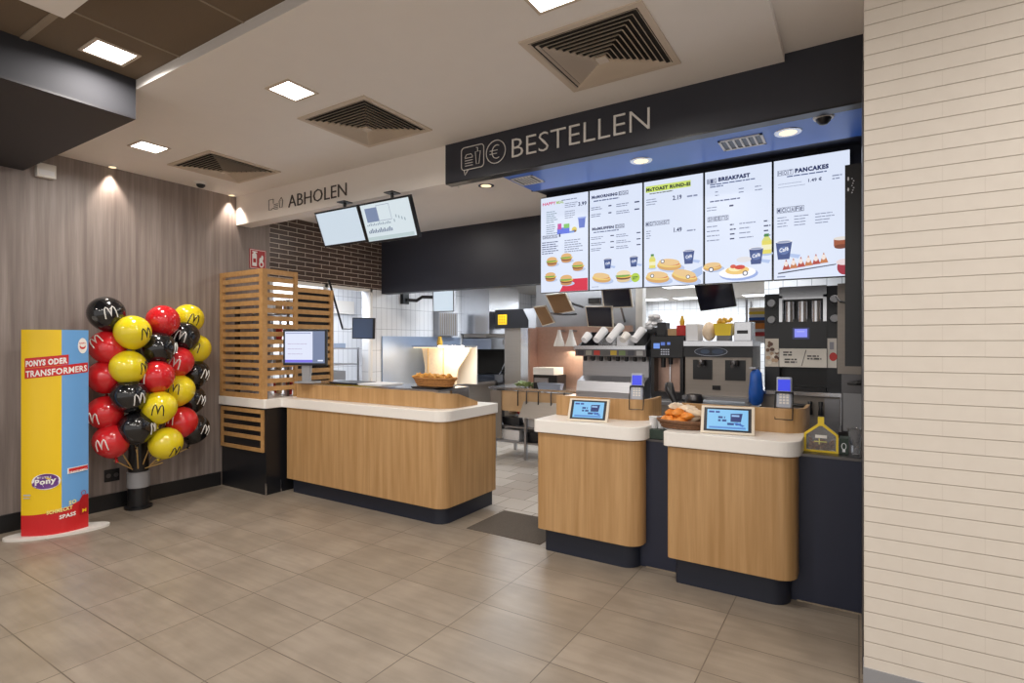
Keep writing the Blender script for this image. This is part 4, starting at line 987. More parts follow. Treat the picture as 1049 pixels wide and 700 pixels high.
# snack basket with packed apple bags
basket('dark wicker basket of wrapped snacks on the wider order counter', -.955, 3.60, .951, .165, .105, .05, 'wicker')
r = random.Random(5)
def crinkle(c, sz, M, name, mat, seed):
    mb = MB().ball(c, sz, 14, M); q = random.Random(seed)
    for v in mb.bm.verts: v.co += Vector((q.uniform(-1, 1), q.uniform(-1, 1), q.uniform(-1, 1))) * .006
    return mb.build(name, mat, smooth=True)
spots = ((-.10, -.01, .04, .3, 'at the navy gap end of the heap'), (-.06, -.045, .04, -.2, 'front middle of the heap'), (.0, -.05, .04, .5, 'in front, beside the pale bag'), (-.07, .0, .085, .1, 'in the upper layer at the gap end'), (-.02, -.03, .09, 1.0, 'in the upper layer at the middle'), (.03, -.04, .075, .2, 'upper layer toward the tablet'), (-.04, .04, .06, .8, 'behind the upper layer'))
for k, (dx, dy, dz, rz, lab) in enumerate(spots):
    M = Matrix.Translation((-.955 + dx, 3.60 + dy, .951 + dz)) @ Euler((.3 * r.uniform(-1, 1), .3 * r.uniform(-1, 1), rz)).to_matrix().to_4x4()
    tag(crinkle((0, 0, .008), (.05, .036, .027), M, 'snack_bag', 'snack_orange', k), 'orange snack bag in the dark wicker basket, ' + lab, 'snack bag', 'orange snack bags in the basket')
for k, (dx, dy, dz, rz) in enumerate(((.055, .0, .06, -.3), (.02, .02, .115, .4), (-.05, .02, .125, .9), (.075, -.02, .10, .2))):
    M = Matrix.Translation((-.955 + dx, 3.60 + dy, .951 + dz)) @ Euler((.2, .15 * k - .2, rz)).to_matrix().to_4x4()
    tag(crinkle((0, 0, .008), (.06, .036, .024), M, 'snack_bag', 'snack_cream', 20 + k), 'pale wrapped snack bag in the dark wicker basket, ' + ('lowest on the tablet side', 'on top in the middle', 'on top at the gap end', 'upper one on the tablet side')[k], 'snack bag', 'pale snack bags in the basket')
# green box and paper cups in the gap
t = thing('green_box', 'small dark green box with a round emblem in the gap between the order counters', 'box', (-1.1, 3.66, .861))
MB().box(-1.195, -1.025, 3.60, 3.72, .861, .925).build('carton', 'green_box', t, bevel=.003)
a = Art(lambda x, y, l: Vector((-1.195 + x, 3.5994 - l, .861 + y))); a.poly([(.11, .03), (.135, .055), (.16, .03), (.135, .005)], (190, 170, 110)); a.poly([(.12, .03), (.135, .045), (.15, .03), (.135, .015)], (46, 62, 54)); a.build('emblem', 'art_print', t)
for k in range(3):
    o = MB().lathe([(.024, 0), (.032, .075), (.034, .078)], (-1.17 + .05 * k, 3.66 + .012 * (k % 2), .926), 16).build('paper_cup', 'paper_white', smooth=True); tag(o, 'white paper cup on the green box, ' + ('first from the narrower order counter', 'middle one of three', 'next to the dark wicker basket')[k], 'cup', 'white cups on the green box')
# donation house
t = thing('donation_house', 'clear house-shaped donation box with yellow frame full of coins by the white brick wall', 'donation box', (-.18, 3.74, .861))
hx, hw, y0, y1, zb = -.183, .088, 3.68, 3.78, .861
house = [(-hw, 0), (hw, 0), (hw, .105), (.014, .175), (-.014, .175), (-hw, .105)]
def hframe(y, mname):
    m = MB(); w_ = .012
    inner = [(-hw + w_, w_), (hw - w_, w_), (hw - w_, .1), (0, .16), (-hw + w_, .1)]
    outer = [(-hw, 0), (hw, 0), (hw, .107), (0, .18), (-hw, .107)]
    for i in range(5):
        a_, b_, c_, d_ = outer[i], outer[(i + 1) % 5], inner[(i + 1) % 5], inner[i]
        m.extrude([(hx + q[0], y, zb + q[1]) for q in (a_, b_, c_, d_)], (0, .01, 0))
    m.box(hx - .016, hx + .016, y - .002, y + .03, zb + .155, zb + .205)
    m.build('yellow_frame', mname, t)
hframe(y0, 'yellow_plastic')
MB().extrude([(hx + q[0] * .9, y0 + .012, zb + .004 + q[1] * .92) for q in house], (0, .09, 0)).build('clear_body', 'clear_plastic', t)
m = MB(); r = random.Random(9)
for k in range(120):
    M = Matrix.Translation((hx + r.uniform(-.06, .06), y0 + .012 + r.uniform(.01, .08), zb + .015 + abs(r.gauss(0, .022)))) @ Euler((r.uniform(-1.4, 1.4), r.uniform(-1.4, 1.4), 0)).to_matrix().to_4x4()
    m.xf(M).lathe([(.010, 0), (.010, .002)], seg=10)
m.build('coins', 'coins', t)['kind'] = 'stuff'
a = Art(lambda x, y, l: Vector((hx + x, y0 - .0016 - l + .012, zb + y))); a.rect(-.03, .03, .082, .1, (236, 232, 226)); a.rect(-.035, .03, .058, .064, (220, 210, 120)); a.rect(-.012, -.006, .045, .08, (220, 210, 120)); a.build('label_print', 'art_print', t)
t = thing('tip_box', 'dark small box with a white round emblem behind the donation house', 'box', (-.075, 3.72, .861))
MB().box(-.09, -.045, 3.69, 3.80, .861, .95).build('casing', 'green_box', t)
a = Art(lambda x, y, l: Vector((-.09 + x, 3.6894 - l, .861 + y))); a.ring(.022, .045, .013, .02, .004, (230, 232, 236), 20); a.rect(.015, .029, .012, .03, (230, 232, 236)); a.build('emblem', 'art_print', t)
o = MB().lathe([(.022, 0), (.024, .05), (.04, .14), (.044, .145), (.036, .138), (.02, .05)], (-.012, 3.74, .861), 18).build('pale_funnel_cup', 'clear_plastic', smooth=True); tag(o, 'pale flared cup standing against the white brick wall beside the donation house', 'cup')
# ================================================================== KITCHEN
def quad_monitor(name, label, px, Yt, Yb, screen, frame='beige_plastic', arm=None, group='kitchen monitors', cat='monitor'):
    TL, TR, BR, BL = [Vector(at(u, v, Y)) for (u, v), Y in zip(px, (Yt, Yt, Yb, Yb))]
    t = thing(name, label, cat, tuple(BL), group)
    n = (TR - TL).cross(BL - TL).normalized()
    if n.y > 0: n = -n
    MB().extrude([p for p in (TL, TR, BR, BL)], -n * .03).build('housing', frame, t, bevel=.003)
    c = (TL + TR + BR + BL) / 4
    q = [c + (p - c) * .91 + n * .0015 for p in (TL, TR, BR, BL)]
    MB().extrude(q, -n * .001).build('display', screen, t)
    if arm:
        e = Vector(arm); m_ = c - n * .03
        MB().tube([m_, m_ - n * .06, Vector((e.x, m_.y + .06, m_.z)), e], .014, 8).build('arm', 'steel_dark' if frame != 'black_plastic' else 'black_plastic', t)
    return t
# --- fry and grill line along the tiled side wall
bc = thing('fry_counter', 'steel base cabinets of the fry line along the white tiled side wall', 'cabinet', (-5.3, 6.6, 0))
MB().box(XL + .01, -4.95, 5.7, 7.35, .0, .86).build('body', 'steel_satin', bc)
MB().box(XL + .01, -4.92, 5.68, 7.36, .86, .90).build('top', 'steel_bright', bc)
tag(MB().box(XL + .002, XL + .02, 5.6, 7.4, .90, 1.6).build('splashback', 'blue_steel'), 'bluish steel splashback on the white tiled side wall behind the fry station', 'splashback')
fs = thing('fry_station', 'brightly lit fry bagging station with funnel-shaped steel scoop', 'fry station', (-5.0, 6.2, .90))
x0 = at(405, 0, 6.2)[0]; x1 = at(475, 0, 6.2)[0]; xm0 = at(427, 0, 6.2)[0]; xm1 = at(462, 0, 6.2)[0]; xs = at(449, 0, 6.2)[0]; xk = at(433, 0, 6.2)[0]
MB().box(x0, x1, 6.5, 6.53, .90, 1.46).box(x0, x0 + .015, 6.2, 6.5, .90, 1.44).build('back_panel', 'white_plastic', fs)
MB().extrude([(xm0 - .02, 6.32, 1.44), (x1, 6.32, 1.44), (x1, 6.32, 1.38), (xm1 + .03, 6.32, 1.12), (xm1, 6.32, .90), (xm0 + .03, 6.32, .90), (xm0 + .06, 6.32, 1.12), (xm0, 6.32, 1.40)], (0, .02, 0)).build('scoop_funnel', 'snack_cream', fs)
MB().box(x0, x1, 6.2, 6.5, 1.44, 1.47).build('canopy', 'steel_bright', fs)
MB().box(x0 + .05, x1 - .05, 6.24, 6.46, 1.432, 1.44).build('heat_lamp_strip', 'heat_glow', fs)
MB().box(xs - .006, xs + .006, 6.31, 6.32, .91, 1.43).box(xk + .0, xk + .008, 6.31, 6.32, .91, 1.43).build('divider_rod', 'stick_gold', fs)
MB().lathe([(.04, 0), (.045, .05), (.03, .09), (.03, .13)], (at(446, 0, 6.2)[0], 6.3, 1.47), 16).build('lamp_head', 'amber', fs, smooth=True)
area('fry_lamp', (-4.85, 6.12, 1.42), .7, 9, (1, .87, .68), rot=(math.radians(35), 0, 0), sy=.15)
quad_monitor('wall_monitor', 'monitor with pale blue picture on a black swing arm on the white tiled side wall', [(443, 298), (465, 297), (465, 319.5), (443.5, 320)], 6.35, 6.37, 'screen_light', 'grey_plastic')
tag(MB().box(XL + .002, XL + .06, 5.98, 6.10, 2.08, 2.24).tube([(XL + .06, 6.04, 2.14), (XL + .12, 6.2, 2.14), (XL + .14, 6.3, 2.2), (at(443, 0, 6.4)[0], 6.42, 2.2)], .025, 8).build('swing_arm', 'black_plastic'), 'black jointed swing arm bolted to the white tiled side wall', 'wall arm')
t = thing('ribbed_wall_unit', 'grey ribbed unit under the pale blue wall monitor', 'wall unit', (XL + .1, 6.9, 1.62))
MB().box(XL + .004, XL + .12, 6.72, 7.2, 1.62, 2.0).build('casing', 'grey_plastic', t)
m = MB(); [m.box(XL + .12, XL + .128, 6.74 + .055 * k, 6.765 + .055 * k, 1.63, 1.98) for k in range(8)]; m.build('ribs', 'steel_satin', t)
hood = thing('exhaust_hood', 'large pale steel exhaust hood over the fryers', 'hood', (-5.3, 7.8, 1.64))
MB().box(XL + .004, -5.12, 7.42, 8.35, 1.66, 2.46).build('casing', 'steel_bright', hood)
MB().box(-5.66, -5.2, 7.44, 8.3, 1.60, 1.66).build('filter_tray', 'steel_satin', hood)
fr = thing('fryer', 'steel fryer with labelled control strip and dark open front', 'fryer', (-5.3, 8.1, 0))
MB().box(XL + .02, -5.0, 7.45, 9.0, 0, .82).build('body', 'steel_dark', fr)
MB().box(XL + .02, -4.96, 7.44, 9.02, .82, .86).build('rim', 'steel_bright', fr)
MB().box(XL + .02, -5.1, 7.45, 8.95, 1.40, 1.58).build('control_head', 'steel', fr)
MB().box(-5.10, -5.09, 7.8, 8.9, 1.47, 1.56).build('label_strip', 'paper_white', fr)
MB().box(XL + .02, XL + .08, 7.45, 8.95, .86, 1.40).build('back_wall', 'vent_dark', fr)
for k in range(3): MB().tube([(-5.5, 7.75 + .4 * k, .90), (-5.15, 7.75 + .4 * k, .95), (-4.98, 7.75 + .4 * k, 1.25), (-4.93, 7.75 + .4 * k, 1.3)], .012, 8).build('basket_handle', 'steel_bright', fr)
for k in range(3): MB().box(-5.6, -5.15, 7.62 + .4 * k, 7.88 + .4 * k, .865, .97).build('fry_basket', 'steel_dark', fr)
to = thing('bun_toaster', 'tall steel toaster unit with black top and square yellow label', 'toaster', (-4.5, 7.5, 0))
MB().box(-4.82, -4.5, 7.42, 8.0, 0, 1.74).build('body', 'steel_satin', to)
MB().box(-4.5, -4.14, 7.40, 8.0, 0, 1.74).build('door', 'steel_bright', to)
MB().extrude([(-4.98, 7.38, 1.74), (-4.34, 7.38, 1.74), (-4.34, 7.38, 1.86), (-4.45, 7.38, 2.04), (-4.98, 7.38, 2.04)], (0, .6, 0)).build('head', 'black_plastic', to)
MB().extrude([(-4.44, 7.37, 2.04), (-4.24, 7.37, 2.04), (-4.12, 7.37, 1.74), (-4.34, 7.37, 1.74), (-4.34, 7.37, 1.86)], (0, .6, 0)).build('control_panel', 'grey_plastic', to)
a = Art(lambda x, y, l: Vector((-4.92 + x, 7.378 - l, 1.80 + y))); a.rect(0, .17, 0, .16, (236, 186, 30)); [a.rect(.02 + .045 * i, .05 + .045 * i, .02 + .045 * j, .05 + .045 * j, (214, 140, 30)) for i in range(3) for j in range(3)]; a.build('yellow_label', 'art_print', to)
# --- preparation table in the aisle
pt = thing('preparation_table', 'long steel preparation table with shelves seen through the gap between the counters', 'table', (-3.2, 6.3, 0))
MB().box(-4.15, -2.3, 6.0, 6.6, .895, .925).build('tabletop', 'steel_bright', pt)
for x in (-4.1, -3.62, -2.36):
    for y in (6.03, 6.55): MB().box(x, x + .035, y, y + .035, 0.0, .895).build('leg', 'steel', pt)
MB().box(-4.1, -2.35, 6.05, 6.55, .20, .225).build('shelf', 'steel', pt); MB().box(-4.1, -2.35, 6.05, 6.55, .40, .42).build('shelf', 'steel', pt)
MB().extrude([(-3.6, 5.99, .76), (-3.0, 5.99, .76), (-3.0, 5.86, .57), (-3.6, 5.86, .57)], (0, .012, 0)).build('sloped_guard', 'steel_satin', pt)
MB().box(-4.12, -3.95, 6.0, 6.02, .25, .88).build('side_plate', 'steel_satin', pt)
bins = ['black_plastic', 'paper_white', 'grey_plastic', 'black_plastic', 'steel_dark']
for k in range(5):
    x = -4.0 + .33 * k
    o = MB().frustum((x + .02, x + .26, 6.1, 6.45), (x, x + .28, 6.08, 6.48), .421, .53).build('food_bin', bins[k]); tag(o, ['black', 'white', 'grey', 'second black', 'dark steel'][k] + ' food bin on the upper shelf of the preparation table', 'bin', 'bins on the preparation table shelves')
    o = MB().frustum((x + .02, x + .26, 6.1, 6.45), (x, x + .28, 6.08, 6.48), .226, .36).build('food_bin', bins[(k * 2 + 1) % 5]); tag(o, ['white', 'second black', 'first black', 'grey', 'dark'][k] + ' food bin on the lowest shelf of the preparation table, place %s' % ['one', 'two', 'three', 'four', 'five'][k], 'bin', 'bins on the preparation table shelves')
for k, (x, mt) in enumerate(((-3.92, 'snack_cream'), (-3.78, 'red_pack'), (-3.48, 'cardboard'))):
    o = MB().ball((x, 6.25, .60), (.07, .09, .065), 12).build('bun_bag', mt, smooth=True); tag(o, ['cream', 'reddish', 'brown'][k] + ' packed bag in a bin under the preparation table', 'bag')
for k, x in enumerate((-3.68, -3.55, -3.38, -3.2, -3.02)):
    o = MB().tube([(x, 5.985, .895), (x, 5.975, .86), (x, 5.975, .70)], .008, 8).build('hanging_utensil', 'black_plastic' if k % 2 == 0 else 'steel_dark'); tag(o, ['first', 'second', 'third', 'fourth', 'fifth'][k] + ' dark utensil hanging from the preparation table edge, counted from the toaster', 'utensil', 'utensils hanging on the table edge')
tag(MB().box(-3.95, -2.5, 6.0 + .02, 6.03, .62, .88).build('wood_panel', 'cardboard'), 'light brown panel under the preparation table top', 'panel')
# small things on the table
def cbox(name, label, cat, x0, x1, y0, y1, z0, z1, mat, grp=None, bev=.004):
    return tag(MB().box(x0, x1, y0, y1, z0, z1).build(name, mat, bevel=bev), label, cat, grp)
lt = thing('label_printer', 'black and white label printer on the preparation table', 'printer', (-3.35, 6.2, .925))
MB().box(-3.52, -3.18, 6.1, 6.35, .925, 1.10).build('body', 'black_plastic', lt); MB().box(-3.52, -3.22, 6.09, 6.35, 1.10, 1.19).build('white_top', 'white_plastic', lt); MB().box(-3.50, -3.3, 6.085, 6.1, 1.0, 1.06).build('slot', 'steel', lt)
tag(MB().frustum((-3.4, -3.1, 6.02, 6.09), (-3.42, -3.08, 6.01, 6.095), .925, 1.0).build('steel_pan', 'blue_steel'), 'shallow bluish steel pan in front of the label printer', 'pan')
m = MB(); r = random.Random(2)
for k in range(26): m.ball((-3.66 + r.uniform(-.1, .08), 6.12 + r.uniform(-.05, .05), .95 + r.uniform(0, .04)), (.04, .03, .012), 8, Euler((r.uniform(-1, 1), r.uniform(-1, 1), 0)).to_matrix().to_4x4())
tag(m.build('lettuce', 'green_leaf', smooth=True), 'small heap of shredded lettuce on the preparation table', 'lettuce', kind='stuff')
# --- heated pass station
hs = thing('heated_pass', 'brownish steel heated pass with glowing lamps behind the drinks dispenser', 'food warmer', (-3.0, 6.6, .925))
MB().box(-3.72, -2.36, 6.5, 6.56, .925, 1.72).build('back_panel', 'steel_brown', hs)
MB().box(-3.72, -3.69, 6.3, 6.5, .925, 1.70).build('side_panel', 'steel_brown', hs)
MB().box(-3.05, -2.4, 6.3, 6.5, 1.42, 1.46).build('lamp_bar', 'steel_bright', hs)
MB().box(-3.0, -2.6, 6.32, 6.48, 1.412, 1.42).build('heat_strip', 'heat_glow', hs)
area('pass_lamp', (-3.0, 6.38, 1.40), .5, 6, (1, .82, .62), sy=.15)
for k, u in enumerate((573, 585)):
    x = at(u, 0, 6.35)[0]
    lp = thing('heat_lamp', 'white cone-shaped heat lamp over the pass, ' + ('nearer the steel toaster' if k == 0 else 'nearer the drinks dispenser'), 'heat lamp', (x, 6.35, 1.45), 'heat lamps over the pass')
    MB().lathe([(.075, 0), (.07, .03), (.035, .13), (.022, .2), (.022, .215), (.018, .2), (.03, .13), (.065, .03), (.07, 0)], (x, 6.35, 1.46), 20).build('shade', 'white_plastic', lp, smooth=True)
    MB().lathe([(0, .01), (.05, .01), (.055, .02)], (x, 6.35, 1.455), 16).build('bulb', 'heat_glow', lp, smooth=True)
    MB().box(x - .01, x + .01, 6.35, 6.5, 1.65, 1.67).build('bracket', 'steel', lp)
struct('wall_monitor_partition', MB().box(-3.80, -2.30, 6.66, 6.72, 1.50, 2.5), 'grey_plastic', 'grey partition behind the kitchen monitors')
struct('pillar_kitchen', MB().box(-2.34, -2.25, 6.60, 6.72, 0, 2.5), 'white_plastic', 'slim white post at the end of the grey partition')
AM = lambda u, v: at(u, v, 6.64)
quad_monitor('kitchen_monitor', 'dark monitor under the McMORNING menu screen, upper one on the grey partition', [(615.5, 293.5), (645.5, 293), (648.5, 315), (618, 316)], 6.30, 6.36, 'dark_screen', arm=AM(640, 330))
quad_monitor('kitchen_monitor', 'brownish dark monitor just above the drinks dispenser', [(599, 314), (627, 314), (628.5, 336), (602, 335)], 6.20, 6.26, 'dark_screen', arm=AM(634, 340))
quad_monitor('kitchen_monitor', 'tan reflecting monitor below the first menu screen, upper of the tilted pair', [(558.5, 302.5), (579, 300), (588, 319), (568, 322.5)], 6.10, 6.22, 'brown_screen', arm=AM(597, 315))
quad_monitor('kitchen_monitor', 'dark tan narrow monitor, lower of the tilted pair beside the toaster', [(546, 315), (558.5, 313.5), (568, 331), (555.5, 334.5)], 6.05, 6.17, 'brown_screen', arm=AM(590, 322))
quad_monitor('kitchen_monitor', 'large dark monitor hung under the McTOAST and BREAKFAST menu screens', [(711, 292), (750, 289), (754.5, 314), (717.5, 319)], 5.95, 6.05, 'dark_screen', 'black_plastic', arm=(-1.2, 6.2, 2.5))
cbox('cable_box', 'small black box on the grey partition above the brownish monitor', 'box', *[at(603, 0, 6.62)[0], at(615, 0, 6.62)[0]], 6.6, 6.66, 2.02, 2.09, 'black_plastic')
# --- back counter with machines
kc = thing('machine_counter', 'steel back counter carrying the drinks dispenser and espresso machine', 'counter', (-1.6, 5.4, 0))
MB().box(-2.55, -.72, 5.05, 5.7, 0, .93).build('body', 'steel_satin', kc); MB().box(-2.57, -.71, 5.03, 5.7, .93, .96).build('top', 'steel', kc)
MB().box(-1.2, -.95, 5.025, 5.05, .62, .88).build('drawer', 'steel_bright', kc); 
dd = thing('drinks_dispenser', 'wide steel soft drinks dispenser with eight black nozzles and a cup rack on top', 'drinks dispenser', (-2.05, 5.3, .96))
MB().extrude([(-2.42, 5.06, .961), (-2.42, 5.06, 1.02), (-2.42, 5.09, 1.12), (-2.42, 5.22, 1.17), (-2.42, 5.22, 1.37), (-2.42, 5.62, 1.37), (-2.42, 5.62, .961)], (.70, 0, 0)).build('body', 'steel', dd)
MB().box(-2.44, -1.70, 5.08, 5.62, 1.37, 1.44).build('head', 'steel_dark', dd)
MB().box(-2.44, -1.70, 5.06, 5.62, 1.44, 1.475).build('rail', 'steel_bright', dd)
a = Art(lambda x, y, l: Vector((-2.44 + x, 5.0794 - l, 1.37 + y)))
for k in range(8): a.rect(.03 + k * .088, .095 + k * .088, .012, .058, ((60, 60, 66), (150, 150, 140), (190, 60, 50), (90, 90, 90), (200, 170, 60), (120, 140, 90), (70, 70, 80), (180, 180, 180))[k])
a.build('flavour_labels', 'art_print', dd)
for k in range(8): MB().lathe([(.012, -.05), (.02, -.045), (.022, 0)], (-2.36 + .088 * k, 5.15, 1.37), 14).build('nozzle', 'black_plastic', dd, smooth=True)
MB().extrude([(-2.42, 5.1, 1.476), (-2.42, 5.55, 1.476), (-2.42, 5.6, 1.62), (-2.42, 5.42, 1.62)], (.015, 0, 0)).extrude([(-1.72, 5.1, 1.476), (-1.72, 5.55, 1.476), (-1.72, 5.6, 1.62), (-1.72, 5.42, 1.62)], (.015, 0, 0)).box(-2.42, -1.705, 5.5, 5.52, 1.476, 1.62).build('cup_rack', 'black_plastic', dd)
for k, (x, L_) in enumerate(((-2.33, .09), (-2.20, .17), (-2.06, .23), (-1.92, .09), (-1.80, .16))):
    d = Vector((.25, .75, .62)).normalized(); p0 = Vector((x - .03, 5.12, 1.53))
    o = MB().tube([p0, p0 + d * L_ * .5, p0 + d * L_], [.036, .04, .043], 14).build('cup_sleeve', 'paper_white' if k != 3 else 'white_plastic', smooth=True)
    tag(o, ['short', 'first long', 'longest', 'second short', 'last long'][k] + ' sleeve of white cups lying in the rack of the drinks dispenser', 'cup sleeve', 'cup sleeves on the drinks dispenser')
for k in range(3):
    o = MB().box(-2.28 + .2 * k, -2.16 + .2 * k, 5.3, 5.48, 1.477, 1.56 + .02 * k).build('lid_stack', ['clear_plastic', 'paper_white', 'black_plastic'][k]); tag(o, ['clear', 'white', 'black'][k] + ' stack of lids in the rack of the drinks dispenser', 'lid stack')
# black brewing unit
bu = thing('coffee_brewer', 'black coffee brewer with small blue screen and glass doors', 'coffee machine', (-1.5, 5.3, .96))
MB().box(-1.68, -1.37, 5.15, 5.6, 1.36, 1.57).build('head', 'black_plastic', bu, bevel=.006)
MB().box(-1.68, -1.65, 5.17, 5.6, .961, 1.36).box(-1.40, -1.37, 5.15, 5.6, .961, 1.36).box(-1.65, -1.40, 5.17, 5.6, .961, 1.04).build('frame', 'black_plastic', bu)
MB().box(-1.65, -1.40, 5.3, 5.31, 1.04, 1.36).build('glass_door', 'steel_brown', bu)
MB().box(-1.535, -1.525, 5.28, 5.30, 1.04, 1.36).build('door_frame', 'steel_bright', bu)
MB().tube([(-1.57, 5.2, 1.36), (-1.57, 5.2, 1.27)], .022, 12).tube([(-1.5, 5.2, 1.36), (-1.5, 5.2, 1.30)], .02, 12).build('spout', 'black_plastic', bu, smooth=True)
a = Art(lambda x, y, l: Vector((-1.68 + x, 5.1494 - l, 1.36 + y))); a.rect(.03, .09, .09, .14, (110, 150, 230)); a.rect(.10, .14, .12, .15, (80, 110, 190)); a.rect(.16, .19, .125, .15, (90, 120, 200))
for i in range(4):
    for j in range(3): a.rect(.10 + .022 * i, .115 + .022 * i, .03 + .022 * j, .042 + .022 * j, (150, 150, 160))
a.build('display', 'art_lit', bu)
MB().box(-1.63, -1.42, 5.06, 5.17, .961, .985).build('drip_tray', 'steel_bright', bu)
# espresso machine
em = thing('espresso_machine', 'wide two-group espresso machine with dark oval badge', 'espresso machine', (-1.06, 5.3, .96))
MB().box(-1.355, -.775, 5.15, 5.62, 1.02, 1.50).build('body', 'steel_satin', em, bevel=.008)
MB().box(-1.36, -.77, 5.13, 5.15, 1.375, 1.475).build('dark_band', 'black_cabinet_paint', em)
MB().box(-1.36, -.77, 5.12, 5.6, 1.475, 1.52).build('top_rail', 'steel_bright', em)
a = Art(lambda x, y, l: Vector((-1.36 + x, 5.1294 - l, 1.375 + y))); a.ell(.24, .05, .145, .042, (150, 156, 170)); a.ell(.24, .05, .138, .036, (34, 44, 62)); a.ell(.19, .05, .04, .02, (60, 78, 104)); a.ell(.3, .05, .05, .02, (54, 70, 96)); a.rect(.235, .245, .015, .085, (20, 24, 34)); a.build('oval_badge', 'art_print', em)
for k, x in enumerate((-1.28, -1.0)):
    MB().box(x, x + .17, 5.143, 5.151, 1.17, 1.35).build('recess', 'black_plastic', em)
    MB().lathe([(.03, 0), (.035, .03), (.03, .05)], (x + .085, 5.10, 1.30), 16).tube([(x + .085, 5.10, 1.31), (x + .085, 5.0, 1.30)], .014, 8).build('brew_group', 'steel_dark', em, smooth=True)
MB().box(-1.34, -.79, 5.0, 5.15, 1.0, 1.03).box(-1.34, -1.30, 5.1, 5.5, .961, 1.0).box(-.83, -.79, 5.1, 5.5, .961, 1.0).build('drip_tray', 'steel', em)
MB().box(-1.11, -1.04, 5.144, 5.15, 1.08, 1.12).build('switch', 'black_plastic', em)
o = MB().lathe([(.05, 0), (.07, .02), (.075, .06), (.06, .1), (.05, .1), (.06, .06), (.055, .02), (.0, .015)], (-1.24, 4.92, .861 + .13), 20).build('grey_jug', 'steel_dark', smooth=True)
o.location.z = .96; o.location.y = 5.09 - .0; o.location = (-1.22, 4.955, .95)
tag(o, 'round dark grey milk jug in front of the espresso machine', 'jug')
tag(MB().box(-1.36, -1.1, 4.86, 5.02, .90, .948).build('jug_shelf', 'steel_dark'), 'small dark shelf holding the milk jug before the espresso machine', 'shelf')
# things standing on the machines
cbox('napkin_carton', 'white carton with red mark on top of the coffee brewer side', 'carton', -1.36, -1.25, 5.2, 5.4, 1.521, 1.68, 'paper_white')
a_ = bpy.context.scene
o = MB().ball((-1.17, 5.3, 1.61), (.065, .07, .09), 14).build('paper_bag', 'snack_cream', smooth=True); tag(o, 'crumpled cream bag between the white carton and the yellow box', 'bag')
yb = thing('yellow_box', 'yellow box with a pile of snacks on top of the espresso machine', 'box', (-1.04, 5.3, 1.521))
MB().frustum((-1.10, -.97, 5.22, 5.38), (-1.115, -.955, 5.21, 5.39), 1.57, 1.68).build('carton', 'yellow_plastic', yb); MB().box(-1.09, -.98, 5.23, 5.37, 1.521, 1.57).build('foot', 'steel_dark', yb)
m = MB(); [m.ball((-1.035 + r.uniform(-.05, .05), 5.3 + r.uniform(-.05, .05), 1.69 + r.uniform(0, .03)), .018, 8) for _ in range(14)]; m.build('snack_pile', 'amber', yb, smooth=True)
nb = thing('napkin_dispenser', 'pale steel napkin dispenser with black slot on top of the espresso machine', 'dispenser', (-.86, 5.3, 1.521))
MB().box(-.935, -.79, 5.2, 5.4, 1.521, 1.69).build('casing', 'steel_bright', nb, bevel=.004); MB().box(-.91, -.82, 5.196, 5.2, 1.585, 1.615).build('slot', 'black_plastic', nb)
for k, (x, mt, zt, lab) in enumerate(((-1.65, 'black_plastic', 1.70, 'black box on top of the coffee brewer'), (-1.545, 'cardboard', 1.64, 'brown carton between black box and red pack on the coffee brewer'), (-1.46, 'red_pack', 1.67, 'red and white pack on top of the coffee brewer'))):
    cbox('carton', lab, 'carton', x, x + .085, 5.25, 5.4, 1.571, zt, mt)
tag(MB().lathe([(.02, 0), (.025, .04), (.012, .07), (.012, .09)], (-1.42, 5.3, 1.671), 12).build('amber_bottle', 'amber', smooth=True), 'small amber bottle standing on the red pack', 'bottle')
m = MB(); r = random.Random(4); [m.ball((-1.74 + r.uniform(-.06, .05), 5.45 + r.uniform(-.05, .05), 1.66 + .035 * (k // 2)), (.05, .04, .03), 8, Euler((r.uniform(-1, 1), 0, r.uniform(0, 2))).to_matrix().to_4x4()) for k in range(8)]
tag(m.build('paper_bag', 'paper_white', smooth=True), 'crumpled white paper bag behind the black box on the coffee brewer', 'bag')
tag(MB().box(-1.80, -1.695, 5.4, 5.55, 1.476, 1.66).build('bag_carton', 'black_plastic'), 'dark carton under the crumpled white paper bag', 'carton')
# blue bag
o = MB().lathe([(.02, .30), (.045, .27), (.05, .2), (.06, .1), (.055, .03), (.03, 0)][::-1], (-.725, 5.0, .98), 18).build('blue_bag', 'blue_bag', smooth=True); tag(o, 'blue plastic bag hanging beside the drinks tower', 'bag')
tag(MB().box(-.77, -.72, 4.95, 5.06, 1.285, 1.30).box(-.73, -.715, 5.0, 5.15, 1.285, 1.30).build('bag_hook', 'steel'), 'small steel hook holding the blue bag', 'hook')
# coloured cartons on a rack behind
t = thing('carton_rack', 'steel rack of coloured cartons between monitor and drinks tower', 'rack', (-.92, 6.55, 0))
for x in (-1.04, -.74):
    for y in (6.45, 6.75): MB().box(x, x + .02, y, y + .02, 0, 1.98).build('upright', 'steel', t)
for z in (.5, 1.0, 1.5): MB().box(-1.04, -.72, 6.45, 6.77, z, z + .015).build('shelf', 'steel', t)
z = 1.516
for k, (h_, mt, nm) in enumerate(((.06, 'paper_white', 'white'), (.045, 'red_sign', 'dark red'), (.03, 'paper_white', 'thin white'), (.06, 'snack_orange', 'orange'), (.03, 'wicker', 'brown'), (.03, 'blue_bag', 'blue'), (.03, 'paper_white', 'second white'), (.03, 'yellow_plastic', 'yellow'), (.04, 'snack_cream', 'cream'))):
    cbox('flat_carton', nm + ' flat carton stacked on the rack behind the espresso machine, level %s' % ['one', 'two', 'three', 'four', 'five', 'six', 'seven', 'eight', 'nine'][k], 'carton', -1.01, -.76, 6.46, 6.74, z, z + h_, mt, 'flat cartons stacked on the rack', .002); z += h_ + .002
